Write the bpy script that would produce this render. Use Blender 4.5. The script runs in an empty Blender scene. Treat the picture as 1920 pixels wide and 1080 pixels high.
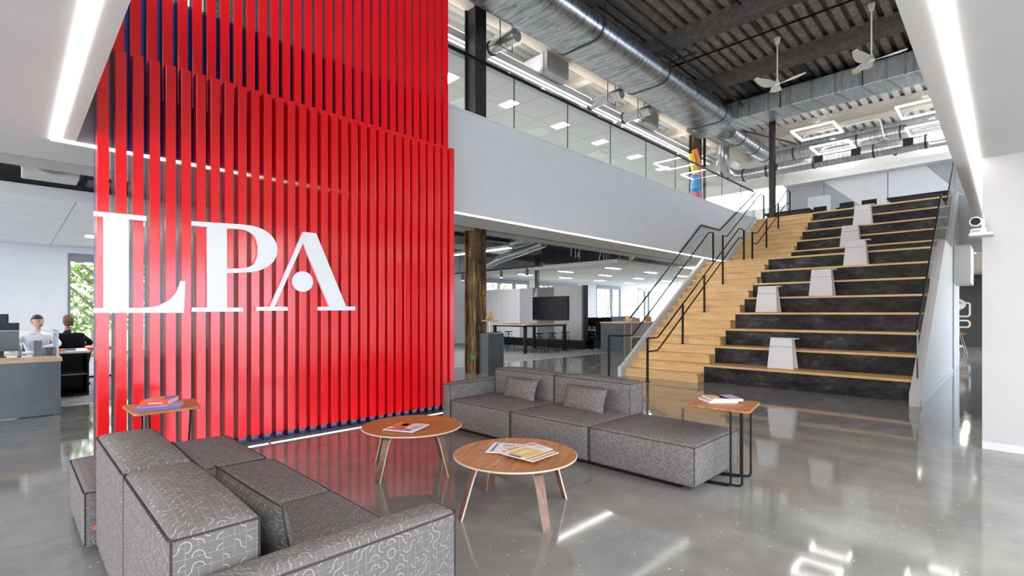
import bpy, bmesh, math, random
from math import sin, cos, pi, radians, sqrt, atan2
from mathutils import Vector, Matrix
from mathutils.geometry import tessellate_polygon
random.seed(7)
SC = bpy.context.scene
C = SC.collection
# ------------------------------------------------------------------ materials
class NT:
    def __init__(s, name):
        s.m = bpy.data.materials.new(name); s.m.use_nodes = True
        s.t = s.m.node_tree; s.t.nodes.clear()
        s.out = s.n('ShaderNodeOutputMaterial')
    def n(s, ty, **k):
        o = s.t.nodes.new(ty)
        for a, b in k.items(): setattr(o, a, b)
        return o
    def l(s, a, b): s.t.links.new(a, b)
    def put(s, sock, v):
        if isinstance(v, (int, float)): sock.default_value = v
        elif isinstance(v, (tuple, list)): sock.default_value = tuple(v) + ((1,) if len(v) == 3 and len(sock.default_value) == 4 else ())
        else: s.l(v, sock)
    def math(s, op, a, b=0.0, c=None):
        o = s.n('ShaderNodeMath', operation=op)
        s.put(o.inputs[0], a); s.put(o.inputs[1], b)
        if c is not None: s.put(o.inputs[2], c)
        return o.outputs[0]
    def coord(s, kind='Object', scale=(1, 1, 1)):
        tc = s.n('ShaderNodeTexCoord'); mp = s.n('ShaderNodeMapping')
        s.l(tc.outputs[kind], mp.inputs[0]); mp.inputs['Scale'].default_value = scale
        return mp.outputs[0]
    def world(s, scale=(1, 1, 1)):
        g = s.n('ShaderNodeNewGeometry'); mp = s.n('ShaderNodeMapping')
        s.l(g.outputs['Position'], mp.inputs[0]); mp.inputs['Scale'].default_value = scale
        return mp.outputs[0]
    def noise(s, vec, scale, detail=4, rough=.55, out=0):
        o = s.n('ShaderNodeTexNoise'); s.l(vec, o.inputs['Vector'])
        o.inputs['Scale'].default_value = scale; o.inputs['Detail'].default_value = detail
        o.inputs['Roughness'].default_value = rough
        return o.outputs[out]
    def ramp(s, f, stops, interp='LINEAR'):
        o = s.n('ShaderNodeValToRGB'); o.color_ramp.interpolation = interp
        e = o.color_ramp.elements
        while len(e) < len(stops): e.new(.5)
        for i, (p, c) in enumerate(stops):
            e[i].position = p; e[i].color = tuple(c) + (1,) if len(c) == 3 else c
        s.l(f, o.inputs[0]); return o.outputs[0]
    def mix(s, f, a, b, blend='MIX'):
        o = s.n('ShaderNodeMix', data_type='RGBA', blend_type=blend)
        s.put(o.inputs[0], f); s.put(o.inputs[6], a); s.put(o.inputs[7], b)
        return o.outputs[2]
    def bump(s, h, strength=.3, dist=.01):
        o = s.n('ShaderNodeBump'); s.l(h, o.inputs['Height'])
        o.inputs['Strength'].default_value = strength; o.inputs['Distance'].default_value = dist
        return o.outputs[0]
    def bsdf(s, color, rough=.5, metal=0., spec=.5, normal=None, coat=0., alpha=None):
        o = s.n('ShaderNodeBsdfPrincipled')
        s.put(o.inputs['Base Color'], color); s.put(o.inputs['Roughness'], rough)
        s.put(o.inputs['Metallic'], metal); s.put(o.inputs['Specular IOR Level'], spec)
        s.put(o.inputs['Coat Weight'], coat)
        if normal is not None: s.l(normal, o.inputs['Normal'])
        s.l(o.outputs[0], s.out.inputs[0]); return s.m

def plain(name, col, rough=.5, metal=0., spec=.5, coat=0., bump=None):
    t = NT(name); nr = None
    if bump: nr = t.bump(t.noise(t.world(), bump[0], 3), bump[1], bump[2] if len(bump) > 2 else .01)
    # a faint procedural variation so no surface is perfectly flat
    v = t.noise(t.world(), 2.3, 2)
    c = t.mix(v, tuple(x * .95 for x in col), tuple(min(1, x * 1.05) for x in col))
    return t.bsdf(c, rough, metal, spec, nr, coat)
def emit(name, col, strength):
    t = NT(name); e = t.n('ShaderNodeEmission'); t.put(e.inputs[0], col); e.inputs[1].default_value = strength
    t.l(e.outputs[0], t.out.inputs[0]); return t.m
def glass(name, tint=(.93, .97, .96)):
    t = NT(name); tr = t.n('ShaderNodeBsdfTransparent'); t.put(tr.inputs[0], tint)
    gl = t.n('ShaderNodeBsdfGlossy'); gl.inputs['Roughness'].default_value = .01
    fr = t.n('ShaderNodeFresnel'); fr.inputs[0].default_value = 1.5
    mx = t.n('ShaderNodeMixShader'); ge = t.n('ShaderNodeNewGeometry'); t.l(t.math('MULTIPLY', fr.outputs[0], t.math('SUBTRACT', 1., ge.outputs['Backfacing'])), mx.inputs[0]); t.l(tr.outputs[0], mx.inputs[1]); t.l(gl.outputs[0], mx.inputs[2])
    t.l(mx.outputs[0], t.out.inputs[0]); return t.m
M = {}
def floor_mat():
    t = NT('polished_concrete'); w = t.world()
    big = t.noise(w, .35, 5, .6); mid = t.noise(w, 2.2, 6, .65); fine = t.noise(w, 60, 3, .6)
    c = t.ramp(t.math('ADD', t.math('MULTIPLY', big, .45), t.math('MULTIPLY', mid, .55)),
               [(.32, (.185, .183, .175)), (.5, (.265, .262, .25)), (.68, (.37, .364, .345))])
    c = t.mix(t.math('MULTIPLY', fine, .25), c, (.17, .165, .155))
    v2 = t.n('ShaderNodeTexVoronoi'); t.l(w, v2.inputs['Vector']); v2.inputs['Scale'].default_value = 42
    w2 = t.n('ShaderNodeTexWhiteNoise', noise_dimensions='3D'); t.l(v2.outputs['Position'], w2.inputs['Vector'])
    s2 = t.math('MULTIPLY', t.math('LESS_THAN', v2.outputs['Distance'], t.math('MULTIPLY', w2.outputs['Value'], .22)), t.math('GREATER_THAN', w2.outputs['Value'], .82))
    c = t.mix(t.math('MULTIPLY', t.math('MULTIPLY', s2, t.math('GREATER_THAN', t.noise(w, 1.3, 3), .52)), .6), c, (.60, .58, .54))
    gr = t.noise(w, 240, 2, .7)
    c = t.mix(t.math('MULTIPLY', t.math('GREATER_THAN', gr, .56), .22), c, (.10, .10, .095))
    vo = t.n('ShaderNodeTexVoronoi'); t.l(w, vo.inputs['Vector']); vo.inputs['Scale'].default_value = 16
    wn = t.n('ShaderNodeTexWhiteNoise', noise_dimensions='3D'); t.l(vo.outputs['Position'], wn.inputs['Vector'])
    keep = t.math('GREATER_THAN', wn.outputs['Value'], .60)
    rad = t.math('MULTIPLY', wn.outputs['Value'], .14)
    spot = t.math('MULTIPLY', t.math('LESS_THAN', vo.outputs['Distance'], rad), keep)
    patch = t.math('GREATER_THAN', t.noise(w, .8, 2), .47)
    c = t.mix(t.math('MULTIPLY', t.math('MULTIPLY', spot, patch), .7), c, (.62, .60, .56))
    sp = t.n('ShaderNodeSeparateXYZ'); t.l(w, sp.inputs[0])
    j = None
    wob = t.math('MULTIPLY', t.math('SUBTRACT', t.noise(w, 3, 2), .5), .006)
    for ax, ks in ((1, (-.6, 2.48, 4.2, 5.41, 8.4)), (0, (-2.4, .95 - 3.2, 6.35, 9.55))):
        for k in ks:
            d = t.math('ABSOLUTE', t.math('SUBTRACT', t.math('ADD', sp.outputs[ax], wob), k))
            j = d if j is None else t.math('MINIMUM', j, d)
    jm = t.math('LESS_THAN', j, .0045)
    c = t.mix(t.math('MULTIPLY', jm, .75), c, (.05, .05, .048))
    r = t.math('ADD', t.math('MULTIPLY', mid, .07), .030)
    r = t.math('ADD', r, t.math('MULTIPLY', jm, .4))
    nb = t.bump(t.math('ADD', t.noise(w, 9, 3), t.math('MULTIPLY', fine, .05)), .012, .01)
    return t.bsdf(c, r, 0, .8, nb)
def carpet_mat():
    t = NT('office_carpet'); w = t.world()
    n1 = t.noise(w, 34, 2, .7); n2 = t.noise(t.world((1, 1, 1)), 160, 2)
    wv = t.n('ShaderNodeTexWave'); t.l(w, wv.inputs[0]); wv.inputs['Scale'].default_value = 9; wv.inputs['Distortion'].default_value = 14; wv.inputs['Detail Scale'].default_value = 2.5
    c = t.ramp(t.math('ADD', t.math('MULTIPLY', wv.outputs[1], .35), t.math('MULTIPLY', n1, .65)), [(.35, (.10, .105, .115)), (.5, (.22, .225, .235)), (.68, (.46, .47, .49))])
    return t.bsdf(c, .95, 0, .1, t.bump(n2, .6, .01))
def truchet(name, dark, light, cell=.052):
    """upholstery: pale stitched arcs and broken grid lines on a dark woven ground"""
    t = NT(name); uv = t.coord('UV', (1 / cell, 1 / cell, 1))
    fl = t.n('ShaderNodeVectorMath', operation='FLOOR'); t.l(uv, fl.inputs[0])
    fr = t.n('ShaderNodeVectorMath', operation='FRACTION'); t.l(uv, fr.inputs[0])
    wn = t.n('ShaderNodeTexWhiteNoise', noise_dimensions='2D'); t.l(fl.outputs[0], wn.inputs['Vector'])
    rc = t.n('ShaderNodeSeparateColor'); t.l(wn.outputs['Color'], rc.inputs[0])
    s = t.n('ShaderNodeSeparateXYZ'); t.l(fr.outputs[0], s.inputs[0])
    x = t.math('SUBTRACT', s.outputs[0], .5); y = t.math('SUBTRACT', s.outputs[1], .5)
    sg = t.math('SUBTRACT', t.math('MULTIPLY', t.math('GREATER_THAN', rc.outputs[0], .5), 2.), 1.)
    px = t.math('MULTIPLY', x, sg)
    def arc(o):
        a = t.math('ADD', px, o); b = t.math('ADD', y, o)
        r = t.math('SQRT', t.math('ADD', t.math('MULTIPLY', a, a), t.math('MULTIPLY', b, b)))
        return t.math('ABSOLUTE', t.math('SUBTRACT', r, .5))
    d1 = t.math('ADD', arc(.5), t.math('MULTIPLY', t.math('GREATER_THAN', rc.outputs[1], .55), 1.))
    d2 = t.math('ADD', arc(-.5), t.math('MULTIPLY', t.math('GREATER_THAN', rc.outputs[2], .42), 1.))
    arcm = t.math('LESS_THAN', t.math('MINIMUM', d1, d2), .030)
    ex = t.math('SUBTRACT', .5, t.math('ABSOLUTE', x)); ey = t.math('SUBTRACT', .5, t.math('ABSOLUTE', y))
    gx = t.math('MULTIPLY', t.math('LESS_THAN', ex, .013), t.math('GREATER_THAN', rc.outputs[1], .3))
    gy = t.math('MULTIPLY', t.math('LESS_THAN', ey, .013), t.math('GREATER_THAN', rc.outputs[2], .3))
    m = t.math('MAXIMUM', t.math('MULTIPLY', arcm, .85), t.math('MULTIPLY', t.math('MAXIMUM', gx, gy), .62))
    wv = t.noise(t.coord('UV', (900, 260, 1)), 1, 2); wv2 = t.noise(t.coord('UV', (260, 900, 1)), 1, 2)
    g = t.math('ADD', t.math('MULTIPLY', wv, .5), t.math('MULTIPLY', wv2, .5))
    base = t.ramp(g, [(.34, tuple(c * .55 for c in dark)), (.66, tuple(min(1, c * 1.6) for c in dark))])
    c = t.mix(m, base, light)
    h = t.math('ADD', t.math('MULTIPLY', g, .5), t.math('MULTIPLY', m, .6))
    return t.bsdf(c, .92, 0, .15, t.bump(h, .35, .002))
def wood(name, a, b, c3, scale=(1, 12, 12), rough=.4, kind='Object', k=3., coat=0.):
    t = NT(name); v = t.coord(kind, scale)
    n = t.noise(v, k, 6, .62); n2 = t.noise(v, k * 7, 3)
    f = t.math('ADD', t.math('MULTIPLY', n, .75), t.math('MULTIPLY', n2, .25))
    return t.bsdf(t.ramp(f, [(.33, a), (.5, b), (.68, c3)]), rough, 0, .45, t.bump(n2, .08, .003), coat)
def metal_duct(name, axis, col=(.55, .58, .60), pitch=.12, rough=.3, stain=.25):
    t = NT(name); w = t.world(); sp = t.n('ShaderNodeSeparateXYZ'); t.l(w, sp.inputs[0])
    o = sp.outputs[axis]; oth = sp.outputs[1 - axis]
    q = t.math('ADD', t.math('MULTIPLY', o, 1 / pitch), t.math('MULTIPLY', oth, .35))
    f = t.math('FRACT', q); seam = t.math('LESS_THAN', f, .14)
    n = t.noise(w, 3.1, 4, .6)
    st = t.world((9, 1.2, 3) if axis == 0 else (1.2, 9, 3)); n2 = t.noise(st, 1.2, 4, .7)
    c = t.ramp(n2, [(.3, tuple(x * (1 - stain * 1.6) for x in col)), (.5, col), (.7, (min(1, col[0] * 1.25), min(1, col[1] * 1.22), min(1, col[2] * 1.16)))])
    c = t.mix(t.math('MULTIPLY', seam, .45), c, tuple(x * .35 for x in col))
    r = t.math('ADD', t.math('MULTIPLY', n, .25), rough - .1)
    hb = t.math('ADD', t.math('MULTIPLY', seam, .6), t.math('MULTIPLY', n2, .5))
    return t.bsdf(c, r, .85, .5, t.bump(hb, .2, .02))
def blotch(name, stops, scale, rough, metal=0., vscale=(1, 1, 1), bmp=.1, spec=.5, rj=.15):
    t = NT(name); w = t.world(vscale)
    a = t.noise(w, scale, 7, .68); b = t.noise(w, scale * 5.3, 4, .7)
    f = t.math('ADD', t.math('MULTIPLY', a, .7), t.math('MULTIPLY', b, .3))
    r = t.math('ADD', t.math('MULTIPLY', b, rj), rough - rj / 2)
    return t.bsdf(t.ramp(f, stops), r, metal, spec, t.bump(b, bmp, .01))
M['floor'] = floor_mat(); M['carpet'] = carpet_mat()
M['white'] = plain('white_paint', (.66, .66, .66), .6, 0, .3)
M['white_cool'] = plain('white_board', (.82, .82, .83), .7, 0, .2)
M['ceil_white'] = plain('white_ceiling_paint', (.66, .655, .65), .75, 0, .15)
M['warm_white'] = plain('warm_white_paint', (.72, .68, .60), .6, 0, .3)
M['tile'] = None
M['red'] = plain('gloss_red_lacquer', (.86, .008, .014), .16, 0, .8, .0)
M['navy'] = plain('gloss_navy_lacquer', (.016, .026, .13), .2, 0, .6)
M['bluewall'] = plain('cobalt_painted_wall', (.14, .26, .86), .5, 0, .3)
M['letter'] = plain('white_lacquer', (.86, .87, .89), .35, 0, .4)
M['fabric'] = truchet('patterned_grey_upholstery', (.150, .136, .132), (.52, .50, .475), .036)
M['piping'] = plain('charcoal_piping', (.060, .055, .055), .9, 0, .1)
M['walnut'] = wood('walnut_veneer', (.24, .075, .016), (.44, .165, .040), (.58, .26, .085), (1.2, 14, 14), .42, 'Object', 2.2)
M['walnut_leg'] = wood('walnut_leg_veneer', (.13, .062, .03), (.21, .11, .058), (.30, .17, .10), (14, 14, 1.5), .35, 'Object', 2.5)
M['ply'] = plain('pale_plywood_edge', (.72, .60, .44), .5)
M['maple'] = wood('maple_boards', (.64, .37, .13), (.80, .51, .21), (.90, .64, .31), (7, 1.1, 7), .38, 'Object', 1.7)
M['maple_top'] = wood('light_oak_top', (.50, .33, .16), (.60, .42, .22), (.68, .50, .30), (1.1, 7, 7), .4)
M['steel'] = blotch('blackened_steel', [(.34, (.005, .005, .005)), (.45, (.018, .0168, .0163)), (.55, (.048, .046, .047)), (.67, (.13, .133, .142))], 1.5, .46, 0, (1, 1, 2.2), .12, .16)
M['deskmetal'] = blotch('grey_zinc_panel', [(.3, (.075, .082, .088)), (.55, (.115, .125, .132)), (.75, (.17, .18, .185))], 1.4, .4, .3)
M['pedestal'] = blotch('dark_blue_grey_steel', [(.3, (.05, .058, .066)), (.55, (.075, .088, .10)), (.75, (.11, .12, .125))], 1.6, .4, .2)
M['rust'] = blotch('rusted_steel', [(.30, (.010, .009, .009)), (.42, (.035, .020, .012)), (.50, (.12, .062, .018)), (.60, (.36, .22, .09)), (.68, (.05, .042, .038))], 3.4, .6, .2, (5, 5, .6), .5, .3)
M['darkcol'] = blotch('dark_mill_steel', [(.3, (.012, .011, .012)), (.5, (.03, .026, .025)), (.7, (.075, .060, .05))], 2.2, .5, .4, (4, 4, .6), .2)
M['duct_x'] = metal_duct('spiral_galvanised_duct_a', 0, (.40, .435, .47), .16, .26, .4)
M['duct_y'] = metal_duct('spiral_galvanised_duct_b', 1, (.55, .58, .60), .13, .30)
M['duct_rect'] = metal_duct('sheet_galvanised_duct', 1, (.50, .54, .56), .62, .34, .12)
M['duct_small'] = plain('plain_galvanised_duct', (.62, .63, .63), .24, .85, .5, 0, (14, .25))
M['gal_dark'] = plain('duct_band_dark', (.06, .065, .07), .4, .6)
M['deck_dark'] = blotch('sprayed_fireproofing', [(.3, (.13, .12, .11)), (.5, (.26, .24, .222)), (.75, (.50, .47, .44))], 4.2, .95, 0, (1, 1, 1), 1.2, .1)
M['beam_dark'] = blotch('sprayed_dark_beam', [(.3, (.075, .067, .063)), (.55, (.14, .125, .118)), (.8, (.27, .245, .23))], 7, .95, 0, (1, 1, 1), 1., .1)
M['deck_white'] = plain('white_painted_deck', (.62, .61, .60), .7, 0, .2, 0, (30, .4))
M['cream'] = plain('cream_painted_beam', (.60, .55, .47), .75, 0, .2, 0, (22, .5))
M['grey_beam'] = plain('light_grey_beam', (.46, .45, .44), .7, 0, .2)
M['black'] = plain('black_powder_coat', (.005, .005, .006), .42, 0, .22)
M['blackpl'] = plain('black_plastic', (.009, .009, .011), .5, 0, .22)
M['blackcloth'] = plain('black_cloth', (.014, .015, .022), .95, 0, .1, 0, (120, .3))
M['screen'] = plain('dark_glass_screen', (.004, .004, .009), .2, 0, .12)
M['glass'] = glass('clear_glass', (.975, .99, .985)); M['glass_edge'] = plain('green_glass_edge', (.05, .30, .28), .2, 0, .5)
M['steelrail'] = plain('brushed_rail', (.42, .40, .38), .25, .9)
M['felt'] = plain('grey_felt_panel', (.30, .31, .33), .95, 0, .1, 0, (140, .2))
M['felt_light'] = plain('light_felt_panel', (.56, .565, .59), .95, 0, .1, 0, (140, .2))
M['felt_dark'] = plain('dark_felt_panel', (.12, .125, .13), .95, 0, .1, 0, (140, .2))
M['corr_dark'] = plain('dark_olive_grey_wall', (.052, .050, .046), .6, 0, .3)
M['led'] = emit('led_diffuser', (1., .95, .89), 9.)
M['led_soft'] = emit('troffer_diffuser', (1., .97, .93), 34.)
M['chrome'] = plain('chrome_wire', (.6, .6, .6), .15, 1.)
M['gold'] = plain('gilded_ceramic', (.75, .56, .26), .3, .5)
def tilemat():
    t = NT('ceiling_tile'); w = t.world(); sp = t.n('ShaderNodeSeparateXYZ'); t.l(w, sp.inputs[0])
    m = None
    for ax, p in ((0, 1.2), (1, 1.2)):
        f = t.math('FRACT', t.math('ADD', t.math('DIVIDE', sp.outputs[ax], p), 20.37))
        g = t.math('LESS_THAN', f, .012); m = g if m is None else t.math('MAXIMUM', m, g)
    c = t.mix(t.math('MULTIPLY', m, .7), (.74, .75, .77), (.13, .13, .14))
    return t.bsdf(c, .9, 0, .1)
M['tile'] = tilemat()
def leafmat(name, a, b):
    t = NT(name); n = t.noise(t.world(), 3, 2)
    return t.bsdf(t.ramp(n, [(.35, a), (.65, b)]), .6, 0, .3)
M['leaf'] = leafmat('tree_leaves', (.10, .22, .045), (.34, .52, .16)); M['leaf2'] = leafmat('dark_tree_leaves', (.045, .15, .055), (.20, .40, .15))
M['bark'] = plain('pale_bark', (.30, .24, .21), .9)
M['paving'] = plain('pale_paving', (.62, .60, .56), .9)
M['grass'] = plain('lawn', (.20, .30, .10), .95, bump=(40, .6))

# ------------------------------------------------------------------ mesh helpers
class MB:
    def __init__(s, local=False): s.v = []; s.f = []; s.mi = []; s.local = local; s.cur = 0
    def add(s, vs, fs, mi=None):
        b = len(s.v); s.v += [tuple(v) for v in vs]
        for f in fs: s.f.append([b + i for i in f]); s.mi.append(s.cur if mi is None else mi)
        return s
    def box(s, x0, x1, y0, y1, z0, z1, bev=0., mi=None):
        x0, x1 = sorted((x0, x1)); y0, y1 = sorted((y0, y1)); z0, z1 = sorted((z0, z1))
        if bev <= 0:
            vs = [(x, y, z) for z in (z0, z1) for y in (y0, y1) for x in (x0, x1)]
            return s.add(vs, [(0, 2, 3, 1), (4, 5, 7, 6), (0, 1, 5, 4), (2, 6, 7, 3), (0, 4, 6, 2), (1, 3, 7, 5)], mi)
        bm = bmesh.new(); bmesh.ops.create_cube(bm, size=1)
        for v in bm.verts: v.co = Vector(((x0 + x1) / 2 + v.co.x * (x1 - x0), (y0 + y1) / 2 + v.co.y * (y1 - y0), (z0 + z1) / 2 + v.co.z * (z1 - z0)))
        bmesh.ops.bevel(bm, geom=bm.edges[:], offset=min(bev, .45 * min(x1 - x0, y1 - y0, z1 - z0)), segments=2, affect='EDGES', profile=.7)
        return s.bm(bm, mi)
    def bm(s, bm, mi=None, mat=None):
        bm.verts.index_update()
        vs = [(mat @ v.co) if mat else v.co.copy() for v in bm.verts]
        s.add(vs, [[v.index for v in f.verts] for f in bm.faces], mi); bm.free(); return s
    def prism(s, pts, a, b, axis='y', mi=None, holes=None):
        """2-D outline extruded between a and b along an axis. y: pts are (x,z); x: (y,z); z: (x,y)"""
        def P(p, k): return (p[0], k, p[1]) if axis == 'y' else (k, p[0], p[1]) if axis == 'x' else (p[0], p[1], k)
        loops = [pts] + (holes or []); flat = [p for l in loops for p in l]; n = len(flat)
        tri = tessellate_polygon([[Vector((p[0], p[1], 0)) for p in l] for l in loops])
        fs = [tuple(t) for t in tri] + [tuple(i + n for i in reversed(t)) for t in tri]
        o = 0
        for l in loops:
            m = len(l)
            for i in range(m): j = (i + 1) % m; fs.append((o + i, o + j, o + j + n, o + i + n))
            o += m
        return s.add([P(p, a) for p in flat] + [P(p, b) for p in flat], fs, mi)
    def tube(s, path, r, seg=8, caps=True, mi=None, square=False):
        path = [Vector(p) for p in path]; n = len(path)
        rs = r if isinstance(r, (list, tuple)) else [r] * n
        vs = []; fs = []; up = None
        if square: seg = 4
        for i, p in enumerate(path):
            if i == 0: d = path[1] - p
            elif i == n - 1: d = p - path[i - 1]
            else: d = (path[i + 1] - p).normalized() + (p - path[i - 1]).normalized()
            d.normalize()
            if up is None:
                up = Vector((0, 0, 1)) if abs(d.z) < .9 else Vector((0, 1, 0))
            a = up - d * up.dot(d)
            if a.length < 1e-4: a = d.orthogonal()
            a.normalize(); up = a; b = d.cross(a)
            k = 1.
            if 0 < i < n - 1:
                c = (path[i + 1] - p).normalized().dot((p - path[i - 1]).normalized()); k = 1 / max(.5, sqrt(max(.01, (1 + c) / 2)))
                k = min(k, 1.3)
            for j in range(seg):
                t = 2 * pi * (j + (.5 if square else 0)) / seg
                vs.append(p + (a * cos(t) + b * sin(t)) * rs[i] * (1.414 if square else 1) * (k if square else 1))
        for i in range(n - 1):
            for j in range(seg):
                k2 = (j + 1) % seg; fs.append((i * seg + j, i * seg + k2, (i + 1) * seg + k2, (i + 1) * seg + j))
        if caps: fs.append(tuple(reversed(range(seg)))); fs.append(tuple((n - 1) * seg + j for j in range(seg)))
        return s.add(vs, fs, mi)
    def lathe(s, prof, c=(0, 0, 0), seg=24, axis='z', mi=None):
        prof = [(max(r, 1e-4), h) for r, h in prof]; vs = []; fs = []; n = len(prof)
        for r, h in prof:
            for j in range(seg):
                t = 2 * pi * j / seg; x, y = r * cos(t), r * sin(t)
                q = (x, y, h) if axis == 'z' else (h, x, y) if axis == 'x' else (x, h, y)
                vs.append((c[0] + q[0], c[1] + q[1], c[2] + q[2]))
        for i in range(n - 1):
            for j in range(seg):
                k = (j + 1) % seg; fs.append((i * seg + j, i * seg + k, (i + 1) * seg + k, (i + 1) * seg + j))
        if True: fs.append(tuple(reversed(range(seg))))
        if True: fs.append(tuple((n - 1) * seg + j for j in range(seg)))
        return s.add(vs, fs, mi)
    def cushion(s, x0, x1, y0, y1, z0, z1, r=.03, top=.02, side=.008, n=8, mi=None):
        """rounded box whose top and sides swell like stuffed upholstery"""
        hx, hy, hz = (x1 - x0) / 2, (y1 - y0) / 2, (z1 - z0) / 2; cx, cy, cz = (x0 + x1) / 2, (y0 + y1) / 2, (z0 + z1) / 2
        r = min(r, hx * .9, hy * .9, hz * .9)
        def ax(h):
            e = [-h, -h + r * .45, -h + r]; m = [(-h + r) + (2 * h - 2 * r) * i / n for i in range(1, n)]
            return e + m + [h - r, h - r * .45, h]
        A = [ax(hx), ax(hy), ax(hz)]; H = (hx, hy, hz); idx = {}; vs = []; fs = []
        def vid(i, j, k):
            q = (i, j, k)
            if q not in idx:
                p = Vector((A[0][i], A[1][j], A[2][k])); c = Vector([max(-(H[m] - r), min(H[m] - r, p[m])) for m in range(3)])
                d = p - c; d = d.normalized() * r if d.length > 1e-9 else d
                p2 = c + d; u, v, w = p.x / hx, p.y / hy, p.z / hz
                if k == len(A[2]) - 1 or w > .98: p2.z += top * (1 - abs(u) ** 3) * (1 - abs(v) ** 3)
                if abs(u) > .999: p2.x += math.copysign(side * (1 - v * v) * (1 - w * w), u)
                if abs(v) > .999: p2.y += math.copysign(side * (1 - u * u) * (1 - w * w), v)
                idx[q] = len(vs); vs.append((cx + p2.x, cy + p2.y, cz + p2.z))
            return idx[q]
        L = [len(a) for a in A]
        for k in (0, L[2] - 1):
            for i in range(L[0] - 1):
                for j in range(L[1] - 1):
                    q = [vid(i, j, k), vid(i + 1, j, k), vid(i + 1, j + 1, k), vid(i, j + 1, k)]
                    fs.append(q if k else q[::-1])
        for j in (0, L[1] - 1):
            for i in range(L[0] - 1):
                for k in range(L[2] - 1):
                    q = [vid(i, j, k), vid(i + 1, j, k), vid(i + 1, j, k + 1), vid(i, j, k + 1)]
                    fs.append(q if j == 0 else q[::-1])
        for i in (0, L[0] - 1):
            for j in range(L[1] - 1):
                for k in range(L[2] - 1):
                    q = [vid(i, j, k), vid(i, j + 1, k), vid(i, j + 1, k + 1), vid(i, j, k + 1)]
                    fs.append(q[::-1] if i == 0 else q)
        return s.add(vs, fs, mi)
    def tf(s, mat):
        s.v = [tuple(mat @ Vector(v)) for v in s.v]; return s
    def build(s, name, mats, parent=None, smooth=False, label=None, cat=None, group=None, kind=None, base=False):
        if not isinstance(mats, (list, tuple)): mats = [mats]
        me = bpy.data.meshes.new(name); off = Vector((0, 0, 0))
        if parent is not None and not s.local:
            q = parent
            while q is not None: off += q.location; q = q.parent
        if parent is None and base and s.v:
            xs, ys, zs = zip(*s.v); off = Vector(((min(xs) + max(xs)) / 2, (min(ys) + max(ys)) / 2, min(zs)))
        me.from_pydata([tuple(Vector(v) - off) for v in s.v], [], s.f)
        for m in mats: me.materials.append(m)
        uv = me.uv_layers.new(name='UVMap'); 
        for p in me.polygons:
            p.material_index = s.mi[p.index]; p.use_smooth = smooth
        bm = bmesh.new(); bm.from_mesh(me); bmesh.ops.recalc_face_normals(bm, faces=bm.faces[:]); bm.to_mesh(me); bm.free()
        uv = me.uv_layers[0].data
        for p in me.polygons:
            n = p.normal; a = max(range(3), key=lambda i: abs(n[i]))
            for li in p.loop_indices:
                c = me.vertices[me.loops[li].vertex_index].co + off
                uv[li].uv = ((c.y, c.z) if a == 0 else (c.x, c.z) if a == 1 else (c.x, c.y))
        if smooth and hasattr(me, 'set_sharp_from_angle'): me.set_sharp_from_angle(angle=radians(38))
        o = bpy.data.objects.new(name, me); C.objects.link(o)
        if parent is not None: o.parent = parent
        elif base: o.location = off
        if label: o['label'] = label
        if cat: o['category'] = cat
        if group: o['group'] = group
        if kind: o['kind'] = kind
        return o
def thing(name, label, cat, loc=(0, 0, 0), rz=0., group=None):
    o = bpy.data.objects.new(name, None); o.empty_display_size = .2; C.objects.link(o)
    o.location = loc; o.rotation_euler = (0, 0, rz); o['label'] = label; o['category'] = cat
    if group: o['group'] = group
    return o
def dup(root, loc=None, rz=None, label=None, group=None):
    r = root.copy(); C.objects.link(r)
    if loc is not None: r.location = loc
    if rz is not None: r.rotation_euler = (0, 0, rz)
    if label: r['label'] = label
    if group: r['group'] = group
    for ch in list(root.children):
        c = ch.copy(); C.objects.link(c); c.parent = r
        for g in list(ch.children):
            d = g.copy(); C.objects.link(d); d.parent = c
    return r
def bx(*a, **k): return MB().box(*a, **k)
def S(name, mb, mat, smooth=False): return mb.build(name, mat, None, smooth, kind='structure')
def fillet(pts, r, n=5):
    """round the corners of a polyline"""
    P = [Vector(p) for p in pts]; out = [P[0]]
    for i in range(1, len(P) - 1):
        a = (P[i - 1] - P[i]); b = (P[i + 1] - P[i]); q = min(r, a.length * .45, b.length * .45)
        A = P[i] + a.normalized() * q; B = P[i] + b.normalized() * q
        for k in range(n + 1):
            t = k / n; out.append(A * (1 - t) ** 2 + P[i] * 2 * t * (1 - t) + B * t * t)
    out.append(P[-1]); return out
# ------------------------------------------------------------------ the room shell
S('floor', bx(-7, 32, -5, 18, -.15, 0), M['floor'])
cp = S('floor', bx(-7, 28, 10.1, 17.98, .0, .006), M['carpet'])
S('trim_1', bx(-7, 28, 10.05, 10.1, .0, .007), plain('carpet_edge_strip', (.55, .55, .54), .5, .3))
ZS = 3.0        # underside of the low ceilings round the atrium
ZF = 4.589      # upper floor
YB = 6.17       # balcony face
# low ceilings: left, right, behind; far side beyond x = 18
S('ceiling', bx(-7, .437, -5, 7.1, ZS, ZS + .25), M['ceil_white'])
S('ceiling', bx(.437, 30, -5, .41, ZS, ZS + .25), M['ceil_white'])
S('ceiling', bx(.437, 18.0, YB + .052, 7.1, ZS, ZS + .25), M['ceil_white'])
S('ceiling', bx(18.0, 28.3, .41, 5.9, ZS, ZS + .25), plain('corridor_ceiling', (.62, .58, .52), .8))
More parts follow.
